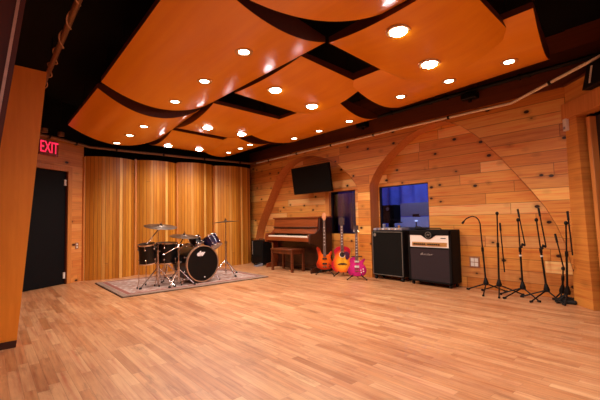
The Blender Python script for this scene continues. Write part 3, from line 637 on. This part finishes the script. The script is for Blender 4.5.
MB().tube([(5.43, 3.27, .91), (5.41, 3.30, .935), (5.41, 3.38, .935), (5.43, 3.41, .91)], .006, 6).build('strap', 'rubber', bg)

# ================================================================== guitars (local frame: X right, Z up, front is -Y)
def sunburst(name, c_in, c_mid, c_out, cz, rx, rz):
    t = NT(name); o, x, y, z = t.obj()
    d = t.math('SQRT', t.math('ADD', t.math('POWER', t.math('DIVIDE', x, rx), 2.0), t.math('POWER', t.math('DIVIDE', t.math('SUBTRACT', z, cz), rz), 2.0)))
    t.bsdf(t.ramp(d, [(.35, srgb(c_in)), (.72, srgb(c_mid)), (1.0, srgb(c_out))]), .15, coat=.8); return t.m
M['burst_orange'] = sunburst('orange_burst', '#ee7018', '#dc4414', '#98200c', .22, .17, .22)
M['burst_cherry'] = sunburst('cherry_burst', '#f8b830', '#ee7020', '#b81030', .19, .185, .245)
M['magenta_flame'] = sunburst('magenta_top', '#d02c84', '#b41a68', '#780c48', .17, .2, .22)
M['fingerboard'] = wood('rosewood_fingerboard', '#57453f', '#6d5a54', 2, .5)
M['fingerboard_inlaid'] = plain('inlaid_fingerboard', '#6a4a44', .4)  # brown board tone of the acoustic and the single-cut guitar
M['cherry'] = plain('cherry_lacquer', '#a81436', .2, coat=.6)
M['neck_maple'] = plain('maple_neck', '#c88a50', .3)
M['head_peach'] = plain('peach_headstock', '#e09868', .3)
def smooth_outline(pts, n=4):
    out = []; L = len(pts)
    for i in range(L):
        p0, p1, p2, p3 = [Vector((*pts[(i + k - 1) % L], 0)) for k in range(4)]
        for k in range(n):
            t = k / n; q = .5 * ((2 * p1) + (p2 - p0) * t + (2 * p0 - 5 * p1 + 4 * p2 - p3) * t * t + (3 * p1 - p0 - 3 * p2 + p3) * t ** 3); out.append((q.x, q.y))
    return out
def guitar(name, label, cat, loc, rz, lean, body, thick, top, back, neck_z0, neck_z1, nw, head, head_mat, fb, extras, scale=1.0):
    root = bpy.data.objects.new(name, None); C.objects.link(root); root.location = loc; root.rotation_euler = (math.radians(-lean), 0, rz); root.scale = (1, 1, 1)
    tag(root, label, cat); S = scale
    o = smooth_outline(body)
    MB().prism([(x * S, -thick / 2 * S, z * S) for x, z in o], (0, thick * S, 0)).build('body', top, root, bevel=.008, world=False)
    MB().prism([(x * S * 1.004, -thick / 2 * S + .006, z * S) for x, z in o], (0, thick * S - .004, 0)).build('body_sides', back, root, world=False)
    y = -thick / 2 * S
    MB().prism([(-nw / 2 * S * 1.15, y - .012, neck_z0 * S), (nw / 2 * S * 1.15, y - .012, neck_z0 * S), (nw / 2 * S * .85, y - .012, neck_z1 * S), (-nw / 2 * S * .85, y - .012, neck_z1 * S)], (0, .022, 0)).build('neck', 'neck_maple', root, bevel=.003, world=False)
    MB().prism([(-nw / 2 * S * 1.15, y - .017, neck_z0 * S), (nw / 2 * S * 1.15, y - .017, neck_z0 * S), (nw / 2 * S * .85, y - .017, neck_z1 * S), (-nw / 2 * S * .85, y - .017, neck_z1 * S)], (0, .005, 0)).build('fingerboard', fb, root, world=False)
    MB().prism([(x * S, y - .006, (neck_z1 + z) * S) for x, z in head], (0, .014, 0)).build('headstock', head_mat, root, bevel=.002, world=False)
    extras(root, S, y)
    return root
def pegs(root, S, y, xs, zs, z1, mat='chrome'):
    for x, z in zip(xs, zs): MB().cyl((x * S, y, (z1 + z) * S), ((x + (.018 if x > 0 else -.018)) * S, y, (z1 + z) * S), .006, n=8).build('tuning_peg', mat, root, world=False)
def strings(root, S, y, n, w, z0, z1):
    mb = MB()
    for i in range(n): x = (-w / 2 + w * i / (n - 1)) * S; mb.cyl((x, y - .022, z0 * S), (x * .8, y - .020, z1 * S), .0008, n=4)
    mb.build('strings', 'chrome', root, world=False)
def dots(root, S, y, zs, mat='white'):
    for z in zs: MB().box((-.012 * S, y - .0185, z * S - .007), (.012 * S, y - .0165, z * S + .007)).build('inlay', mat, root, world=False)
# electric bass
bass_body = [(0, 0), (.09, .01), (.155, .06), (.165, .13), (.13, .20), (.12, .26), (.15, .32), (.155, .37), (.125, .375), (.085, .32), (.05, .295), (0, .30), (-.045, .31), (-.075, .36), (-.10, .43), (-.145, .455), (-.165, .42), (-.145, .34), (-.125, .26), (-.14, .19), (-.17, .12), (-.155, .05), (-.09, .01)]
def bass_x(root, S, y):
    for z in (.10, .20): MB().box((-.045 * S, y - .012, z * S), (.045 * S, y + .002, z * S + .035)).build('pickup', 'rubber', root, bevel=.003, world=False)
    MB().box((-.04 * S, y - .014, .045 * S), (.04 * S, y + .002, .075 * S)).build('bridge', 'chrome', root, world=False)
    for x, z in ((.09, .06), (.11, .09), (.085, .11)): MB().cyl((x * S, y - .014, z * S), (x * S, y, z * S), .01, n=12).build('knob', 'rubber', root, world=False)
    pegs(root, S, y, (-.035, -.04, .035, .04), (.05, .11, .05, .11), 1.00); strings(root, S, y, 4, .035, .06, 1.01); dots(root, S, y, [.5 + .07 * i for i in range(6)])
guitar('electric_bass', 'orange sunburst electric bass on a floor stand, leaning by the piano', 'bass guitar', (5.12, 5.26, .09), math.radians(-48), 6, bass_body, .04, 'burst_orange', 'burst_orange', .26, 1.00, .05,
    [(-.022, 0), (.022, 0), (.038, .04), (.035, .12), (.02, .155), (-.03, .15), (-.04, .06)], 'head_peach', 'fingerboard', bass_x, .98)
# acoustic
ac_body = [(0, 0), (.11, .008), (.175, .06), (.195, .14), (.165, .22), (.135, .27), (.14, .33), (.15, .385), (.12, .435), (.06, .46), (0, .465), (-.06, .46), (-.12, .435), (-.15, .385), (-.14, .33), (-.135, .27), (-.165, .22), (-.195, .14), (-.175, .06), (-.11, .008)]
def ac_x(root, S, y):
    MB().lathe((0, y - .0015, .315 * S), (0, -1, 0), [(0, 0), (.047, 0), (.047, .0012), (0, .0012)], 28).build('sound_hole', 'rubber', root, world=False)
    MB().lathe((0, y - .001, .315 * S), (0, -1, 0), [(.048, 0), (.058, 0), (.058, .0016), (.048, .0016)], 28).build('rosette', 'ivory', root, world=False)
    MB().prism([(x * S, y - .003, z * S) for x, z in smooth_outline([(.03, .36), (.09, .37), (.125, .33), (.12, .26), (.085, .225), (.055, .25), (.052, .30)])], (0, .003, 0)).build('pickguard', 'plum_guard', root, world=False)
    MB().prism([(x * S, y - .011, z * S) for x, z in [(-.08, .15), (-.04, .165), (.04, .165), (.08, .15), (.08, .138), (-.08, .138)]], (0, .011, 0)).build('bridge', 'mahogany_dark', root, world=False)
    pegs(root, S, y, (-.034,) * 3 + (.034,) * 3, (.04, .08, .12) * 2, .83); strings(root, S, y, 6, .05, .155, .84); dots(root, S, y, [.50 + .052 * i for i in range(7)])
M['plum_guard'] = plain('plum_pickguard', '#4c1238', .3)
M['ivory_binding'] = M['ivory']
guitar('acoustic_guitar', 'cherry and yellow sunburst acoustic guitar on a stand under the dark window', 'guitar', (5.17, 4.83, .07), math.radians(-48), 7, ac_body, .10, 'burst_cherry', 'cherry', .37, .83, .052,
    [(-.024, 0), (.024, 0), (.036, .05), (.038, .15), (.015, .175), (0, .165), (-.015, .175), (-.038, .15), (-.036, .05)], 'mahogany_dark', 'fingerboard_inlaid', ac_x, 1.06)
# single-cut electric
lp_body = [(0, 0), (.10, .008), (.155, .05), (.17, .12), (.14, .19), (.11, .225), (.13, .26), (.15, .30), (.135, .318), (.10, .30), (.06, .275), (.03, .30), (0, .335), (-.05, .35), (-.10, .335), (-.13, .295), (-.125, .245), (-.118, .21), (-.14, .17), (-.17, .11), (-.155, .045), (-.10, .008)]
def lp_x(root, S, y):
    for z in (.155, .245): MB().box((-.04 * S, y - .012, z * S), (.04 * S, y + .002, z * S + .036)).build('pickup', 'white', root, bevel=.004, world=False)
    MB().box((-.045 * S, y - .014, .125 * S), (.045 * S, y + .002, .14 * S)).build('bridge', 'chrome', root, world=False); MB().box((-.04 * S, y - .014, .085 * S), (.04 * S, y + .002, .10 * S)).build('tailpiece', 'chrome', root, world=False)
    for x, z in ((.075, .07), (.115, .09), (.07, .11), (.11, .13)): MB().cyl((x * S, y - .013, z * S), (x * S, y, z * S), .011, n=12).build('knob', 'white', root, world=False)
    pegs(root, S, y, (-.034,) * 3 + (.034,) * 3, (.04, .08, .12) * 2, .78); strings(root, S, y, 6, .05, .13, .79); dots(root, S, y, [.38 + .052 * i for i in range(7)])
guitar('electric_guitar', 'magenta single-cutaway electric guitar with white pickups, in front of the pillar', 'guitar', (5.04, 4.36, .06), math.radians(-52), 8, lp_body, .045, 'magenta_flame', 'magenta_flame', .29, .78, .05,
    [(-.024, 0), (.024, 0), (.038, .05), (.04, .14), (.015, .155), (0, .145), (-.015, .155), (-.04, .14), (-.038, .05)], 'mahogany_dark', 'fingerboard_inlaid', lp_x, .98)
def gstand(loc, rz, label):
    root = bpy.data.objects.new('guitar_stand', None); C.objects.link(root); root.location = loc; root.rotation_euler = (0, 0, rz); tag(root, label, 'guitar stand', 'guitar stands')
    MB().tube([(0, .02, .10), (-.10, -.03, .06), (-.17, -.08, .012)], .009, 8).build('leg', 'black_metal', root, world=False); MB().tube([(0, .02, .10), (.10, -.03, .06), (.17, -.08, .012)], .009, 8).build('leg', 'black_metal', root, world=False)
    MB().tube([(0, .02, .10), (0, .12, .05), (0, .20, .012)], .009, 8).build('leg', 'black_metal', root, world=False)
    MB().tube([(0, .03, .10), (0, .085, .40)], .009, 8).build('upright', 'black_metal', root, world=False)
    for s in (-1, 1): MB().tube([(0, .02, .09), (s * .07, .02, .08), (s * .08, -.07, .075), (s * .08, -.09, .10)], .008, 8).build('cradle_arm', 'rubber', root, world=False)
    MB().tube([(-.09, .03, .40), (-.09, .085, .40), (.09, .085, .40), (.09, .03, .40)], .008, 8).build('back_rest', 'rubber', root, world=False)
    for x in (-.17, .17): MB().ball((x, -.08, .014), .014).build('rubber_foot', 'rubber', root, world=False)
gstand((5.12, 5.26, 0), math.radians(-48), 'black folding stand under the orange electric bass')
gstand((5.19, 4.84, 0), math.radians(-48), 'black folding stand under the sunburst acoustic guitar')
gstand((5.05, 4.37, 0), math.radians(-52), 'black folding stand under the magenta electric guitar')

# ================================================================== microphone stands
def micstand(label, base, top, boom=None, clip=None, feet=(95, 215, 335), collar=None, neck=None, fl=.28, name='microphone_stand'):
    bx_, by_ = base; o = thing(name, label, 'microphone stand', (bx_, by_, 0), 'microphone stands along the pine wall')
    hub = Vector((bx_, by_, .15)); top = Vector(top); d = (top - hub).normalized()
    for a in feet:
        t = math.radians(a); e = Vector((bx_ + fl * math.cos(t), by_ + fl * math.sin(t), .015))
        lg = MB().tube([hub - d * .02, hub.lerp(e, .5) + Vector((0, 0, -.01)), e], .009, 8).build('leg', 'black_metal', o)
        MB().cyl(e - Vector((math.cos(t), math.sin(t), 0)) * .02, e + Vector((math.cos(t), math.sin(t), 0)) * .02, .014, n=8).build('rubber_foot', 'rubber', lg)
    MB().lathe(hub - d * .04, d, [(0, 0), (.034, 0), (.036, .03), (.024, .07), (.016, .10), (0, .10)], 16).build('hub', 'black_metal', o)
    L = (top - hub).length; mid = hub + d * L * .55
    MB().cyl(hub, mid, .0125, n=12).build('lower_tube', 'black_metal', o); MB().cyl(mid, top, .009, n=12).build('upper_tube', 'black_metal', o)
    MB().cyl(mid - d * .03, mid + d * .03, .018, n=12).build('clutch', 'black_metal', o)
    if collar: MB().cyl(hub + d * (L * collar - .01), hub + d * (L * collar + .01), .0175, n=12).build('white_collar', 'white', o)
    if boom:
        a, b = Vector(boom[0]), Vector(boom[1]); MB().cyl(a, b, .008, n=10).build('boom_arm', 'black_metal', o)
        MB().ball(top, .022, (1, 1, 1.2)).build('boom_pivot', 'black_metal', o)
        dd_ = (a - b).normalized(); MB().cyl(a, a - dd_ * .11, .013, n=10).build('counterweight', 'rubber', o)
        if clip:
            c_ = MB().cyl(b, b + Vector((-.02, .035, .02)), .014, .018, n=10); c_.build('microphone_clip', 'rubber', o)
            MB().ball(b + Vector((-.02, .04, -.015)), .02).build('clip_knob', 'rubber', o)
    if neck:
        MB().tube(neck, .008, 10).build('gooseneck', 'black_metal', o); p, q = Vector(neck[-2]), Vector(neck[-1]); k = (q - p).normalized()
        MB().cyl(q - k * .01, q + k * .035, .013, .017, n=12).build('microphone_clip', 'rubber', o)
    return o
X = 5.40
def up(y, z, x=X): return (x, y * 1.0385, 1.08 + (z - 1.08) * 1.0385)
nk = []
for y, z in ((2.248, .976), (2.262, 1.03), (2.30, 1.072), (2.35, 1.085), (2.40, 1.07), (2.445, 1.045), (2.475, 1.01)): nk.append(up(y, z))
micstand('gooseneck microphone stand arching left, nearest the amplifiers', (X, 2.29), up(2.248, .99), neck=nk, feet=(82, 195, 320))
micstand('slim microphone stand with its boom folded straight down, second from the amplifiers', (X, 2.115), up(2.018, 1.116), boom=(up(1.988, .99), up(1.96, .343)), feet=(70, 200, 300))
micstand('microphone stand with a short hanging boom arm and white collar, third from the amplifiers', (X, 1.82), up(1.767, 1.025), boom=(up(1.765, 1.166), up(1.70, .70)), clip=True, collar=.46, feet=(92, 150, 235))
micstand('leaning microphone stand with a white collar and drooping boom clip, fourth from the amplifiers', (5.42, 1.555), up(1.56, 1.022), boom=(up(1.53, 1.17), up(1.472, .691)), clip=True, collar=.47, feet=(95, 160, 232))
micstand('tall round-base microphone stand at the end by the column', (5.42, 1.335), (5.25, 1.267, .98), boom=((5.24, 1.243, 1.122), (5.27, 1.225, .60)), feet=(80, 180, 140), fl=.12)
micstand('short crooked microphone stand tucked behind the last tall one', (5.48, 1.40), (5.40, 1.36, .42), boom=((5.32, 1.402, .848), (5.40, 1.35, .40)), feet=(80, 170, 330), fl=.10)
sb = thing('sandbag', 'flat black weight bag on the floor round the last microphone stands', 'weight', (5.48, 1.35, 0))
MB().box((5.36, 1.235, 0), (5.60, 1.46, .045)).build('bag', 'rubber', sb, bevel=.015); MB().tube([(5.40, 1.27, .045), (5.39, 1.30, .07), (5.39, 1.38, .07), (5.40, 1.41, .045)], .008, 8).build('strap', 'rubber', sb)

# ================================================================== rug
def rugmat():
    t = NT('worn_patterned_rug'); o, x, y, z = t.obj()
    n = t.noise(o, 6.0, 5, .7); vo = t.n('ShaderNodeTexVoronoi', feature='F1'); vo.inputs['Scale'].default_value = 7.0; t.set(vo.inputs['Vector'], o)
    pat = t.ramp(vo.outputs['Distance'], [(.15, srgb('#b8a29a')), (.35, srgb('#9a6a60')), (.55, srgb('#c8b6b0')), (.8, srgb('#94807e'))])
    base = t.mix(.45, pat, t.ramp(n, [(.35, srgb('#8d6a60')), (.6, srgb('#bfa9a0'))]))
    ex_ = t.math('SUBTRACT', 1.31, t.math('ABSOLUTE', x)); ey = t.math('SUBTRACT', .88, t.math('ABSOLUTE', y)); e = t.math('MINIMUM', ex_, ey)
    brd = t.ramp(e, [(.0, srgb('#8c7566')), (.09, srgb('#a8938a')), (.10, srgb('#8a4a40')), (.16, srgb('#9a5a4c')), (.17, (1, 1, 1, 1))], 'CONSTANT')
    msk = t.math('LESS_THAN', e, .17)
    t.bsdf(t.mix(t.math('MULTIPLY', msk, .8), base, brd), .95, bump=n, bstr=.4, bdist=.01, spec=.1); return t.m
M['rug'] = rugmat()
M['rug_edge'] = plain('rug_edge', '#4c3a32', .95)
rg = thing('area_rug', 'worn patterned area rug under the drum kit', 'rug', (2.83, 6.68, 0))
r1 = MB().box((-1.30, -.87, 0.0), (1.30, .87, .022)).build('pile', 'rug', rg, bevel=.006, world=False)
MB().box((-1.31, -.88, 0), (1.31, .88, .010)).build('backing', 'rug_edge', rg, world=False)
Z0 = .022

# ================================================================== drum kit
def hoop(o, c, ax, r, mat='chrome', w=.028, t=.012, name='hoop'):
    return MB().lathe(Vector(c) - Vector(ax).normalized() * w / 2, ax, [(r - t * .3, 0), (r + t, 0), (r + t, w), (r - t * .3, w), (r - t * .3, 0)], 40).build(name, mat, o)
def drum(name, label, c, axis, r, dep, shell='drum_shell', hoops='chrome', heads=('head_white', 'head_white'), nl=8, base=None, w=.02):
    c = Vector(c); a = Vector(axis).normalized(); o = thing(name, label, 'drum', tuple(base or (c.x, c.y, c.z - dep / 2)), 'drum kit')
    p0, p1 = c - a * dep / 2, c + a * dep / 2
    MB().cyl(p0, p1, r, n=40, caps=False).build('shell', shell, o)
    MB().lathe(p1 - a * .002, a, [(0, .004), (r * .6, .004), (r - .004, .003), (r - .004, 0)], 40).build('head', heads[1], o)
    MB().lathe(p0 + a * .002, -a, [(0, .004), (r * .6, .004), (r - .004, .003), (r - .004, 0)], 40).build('head', heads[0], o)
    hoop(o, p1, a, r, hoops, w); hoop(o, p0, a, r, hoops, w)
    x, y, _ = frame(a)
    for k in range(nl):
        t = 2 * PI * (k + .5) / nl; rr = x * math.cos(t) + y * math.sin(t)
        for sgn in (-1, 1):
            p = c + rr * (r + .010) + a * (sgn * dep * .28)
            lg = MB().ball(p, .016, (1, 1, 1), 10).build('lug', 'chrome', o)
            MB().cyl(p, c + rr * (r + .012) + a * (sgn * dep * .5), .004, n=6).build('tension_rod', 'chrome', lg)
    return o
# bass drum, front head towards the camera
bc = Vector((2.885, 6.29, Z0 + .332)); bax = Vector((.10, -.995, 0)).normalized()
bd = drum('bass_drum', 'black bass drum with a white logo on its black front head', bc, bax, .306, .46, hoops='hoop_tan', heads=('head_white', 'head_black'), nl=8, base=(2.93, 6.27, Z0), w=.045)
fc = bc + bax * .242; rt = Vector((0, 0, 1)).cross(bax).normalized()
lettering('logo_lettering', 'dw', .105, 'white_print', bd, fc - rt * .055 + Vector((0, 0, .175)) + bax * .003, rt, (0, 0, 1), .35, .009, 1.0)
MB().lathe(fc + rt * .03 - Vector((0, 0, .235)) + bax * .001, bax, [(0, .003), (.012, .003), (.012, 0)], 12).build('badge', 'white_print', bd)
for s, yy in ((-1, 0), (1, 0)):
    p = bc + rt * (s * .24) + bax * .10 + Vector((0, 0, -.13)); e = Vector((p.x + s * .13, p.y - .10, Z0 + .012))
    sp_ = MB().cyl(p, e, .008, n=8).build('spur', 'chrome', bd); MB().ball(e, .013).build('rubber_foot', 'rubber', sp_)
MB().cyl(bc + Vector((0, .05, .27)), bc + Vector((.20, .09, .36)), .014, n=10).build('tom_post', 'chrome', bd)
# floor toms on the left
def floor_tom(label, c, r, dep, tilt):
    o = drum('floor_tom', label, c, tilt, r, dep, nl=6, heads=('head_black', 'head_black'))
    cx_, cy_, cz_ = c
    for a in (200, 320, 80):
        t = math.radians(a); x_, y_ = cx_ + (r + .025) * math.cos(t), cy_ + (r + .025) * math.sin(t)
        l = MB().tube([(x_, y_, cz_ + .05), (x_, y_, .14), (x_ + .03 * math.cos(t), y_ + .03 * math.sin(t), Z0 + .02)], .006, 8).build('leg', 'chrome', o)
        MB().cyl((x_ + .03 * math.cos(t), y_ + .03 * math.sin(t), Z0), (x_ + .03 * math.cos(t), y_ + .03 * math.sin(t), Z0 + .03), .012, n=8).build('rubber_foot', 'rubber', l)
    return o
floor_tom('smaller black floor tom at the far left of the kit', (2.055, 6.34, .575), .138, .31, (-.12, -.1, 1))
floor_tom('larger black floor tom between the left one and the bass drum', (2.40, 6.42, .56), .185, .34, (0, -.03, 1))
drum('rack_tom', 'violet-shining black rack tom mounted over the bass drum on its right', (3.27, 6.42, .69), (-.30, .50, .85), .15, .21, shell='drum_sparkle', nl=6, base=(3.27, 6.42, .58))
drum('rack_tom', 'small black rack tom tilted beside the violet one, behind the bass drum', (3.01, 6.56, .72), (-.25, .35, .90), .105, .16, nl=6, base=(3.01, 6.56, .63))
sd = drum('snare_drum', 'shallow black snare drum behind the bass drum', (2.90, 6.90, .60), (0, .08, 1), .165, .12, nl=8)
def tripod(o, x, y, z, fl, feet, mat='chrome'):
    for a in feet:
        t = math.radians(a); e = Vector((x + fl * math.cos(t), y + fl * math.sin(t), Z0 + .014))
        l = MB().tube([(x, y, z), e], .010, 8).build('leg', mat, o)
        MB().tube([(x, y, z * .35), Vector((x, y, z)).lerp(e, .62)], .006, 6).build('brace', mat, l)
        MB().ball(e, .024, (1, 1, .8)).build('rubber_foot', 'rubber', l)
def cymstand(name, label, base, z_top, feet, fl=.30, hub=.32, boom=None):
    x, y = base; o = thing(name, label, 'cymbal stand', (x, y, Z0), 'cymbal stands')
    tripod(o, x, y, hub, fl, feet); zt = z_top if boom is None else boom[0][2]
    MB().cyl((x, y, .06), (x, y, zt * .62), .017, n=12).build('lower_tube', 'chrome', o); MB().cyl((x, y, zt * .62), (x, y, zt), .009, n=12).build('upper_tube', 'chrome', o)
    MB().cyl((x, y, zt * .62 - .025), (x, y, zt * .62 + .025), .022, n=12).build('clutch', 'chrome', o); MB().cyl((x, y, hub - .03), (x, y, hub + .03), .024, n=12).build('leg_collar', 'chrome', o)
    MB().cyl((x + .0, y, zt * .62), (x + .04, y, zt * .62), .006, n=8).build('wing_nut', 'chrome', o)
    if boom: MB().tube(boom[1], .009, 8).build('boom_arm', 'chrome', o); MB().ball(boom[0], .024).build('boom_pivot', 'chrome', o)
    return o
def cymbal(label, c, axis, r, name='crash_cymbal'):
    o = thing(name, label, 'cymbal', c, 'cymbals of the drum kit')
    MB().lathe(c, axis, [(0, .028), (.018, .026), (.034, .014), (.042, .008), (r * .6, .0), (r, -.014), (r, -.016), (r * .6, -.002), (.04, .005), (0, .022)], 44).build('bronze_disc', 'brass_cymbal', o, angle=60)
    a = Vector(axis).normalized(); c = Vector(c); MB().cyl(c + a * .026, c + a * .04, .018, n=12).build('felt_washer', 'rubber', o); MB().cyl(c + a * .03, c + a * .065, .007, n=8).ball(c + a * .06, .011).build('wing_nut', 'chrome', o)
    return o
lc = (2.262, 6.30, 1.03)
cymstand('cymbal_stand', 'chrome boom stand with spread tripod legs holding the left crash cymbal', (2.215, 6.30), .96, (200, 300, 60), .34, .34, boom=((2.215, 6.28, .97), [(2.00, 6.22, .74), (2.215, 6.28, .97), (2.262, 6.30, 1.03)]))
cymbal('largest bronze crash cymbal, over the left floor toms', lc, (.02, -.19, 1), .272)
cymstand('cymbal_stand', 'chrome boom stand with its arm reaching right under the middle cymbal', (2.50, 6.12), .7, (215, 325, 90), .26, .30, boom=((2.50, 6.12, .66), [(2.22, 6.08, .56), (2.50, 6.12, .68), (2.70, 6.36, .83)]))
cymbal('bronze ride cymbal hanging low above the bass drum, middle of the three', (2.705, 6.37, .845), (.02, -.15, 1), .255, 'ride_cymbal')
cymstand('cymbal_stand', 'tall straight chrome stand with wide tripod at the right end of the rug', (3.62, 6.52), 1.08, (175, 275, 20), .32, .32)
hh = cymbal('thin crash cymbal on the tall stand at the right of the kit', (3.62, 6.52, 1.085), (-.05, .05, 1), .265)
th = thing('drum_throne', 'low round black drum stool half hidden behind the bass drum', 'stool', (2.72, 7.25, Z0))
MB().lathe((2.72, 7.25, .42), (0, 0, 1), [(0, 0), (.15, 0), (.165, .03), (.16, .07), (.12, .085), (0, .085)], 28).build('seat', 'rubber', th); MB().cyl((2.72, 7.25, .12), (2.72, 7.25, .42), .014).build('column', 'chrome', th); tripod(th, 2.72, 7.25, .28, .24, (0, 120, 240))
sn = thing('snare_stand', 'chrome tripod basket stand under the snare drum', 'stand', (2.90, 6.90, Z0)); tripod(sn, 2.90, 6.90, .28, .22, (50, 170, 290)); MB().cyl((2.90, 6.90, .08), (2.90, 6.90, .46), .012).build('column', 'chrome', sn)
for a in (30, 150, 270):
    t = math.radians(a); MB().tube([(2.90, 6.90, .46), (2.90 + .15 * math.cos(t), 6.90 + .15 * math.sin(t), .52), (2.90 + .18 * math.cos(t), 6.90 + .18 * math.sin(t), .545)], .006, 6).build('basket_arm', 'chrome', sn)
pd = thing('bass_drum_pedal', 'chrome kick pedal fixed behind the bass drum', 'pedal', (2.97, 6.72, Z0))
MB().prism([(2.93, 6.62, Z0), (3.03, 6.62, Z0), (3.02, 6.90, Z0), (2.94, 6.90, Z0)], (0, 0, .015)).build('base_plate', 'chrome', pd); MB().prism([(2.95, 6.66, .12), (3.01, 6.66, .12), (3.01, 6.88, .045), (2.95, 6.88, .045)], (0, 0, .01)).build('footboard', 'chrome', pd)
MB().tube([(2.94, 6.64, Z0), (2.94, 6.64, .24), (3.02, 6.64, .24), (3.02, 6.64, Z0)], .007, 6).build('frame', 'chrome', pd)
for ob in bpy.data.objects:
    if '_b' in ob: del ob['_b']
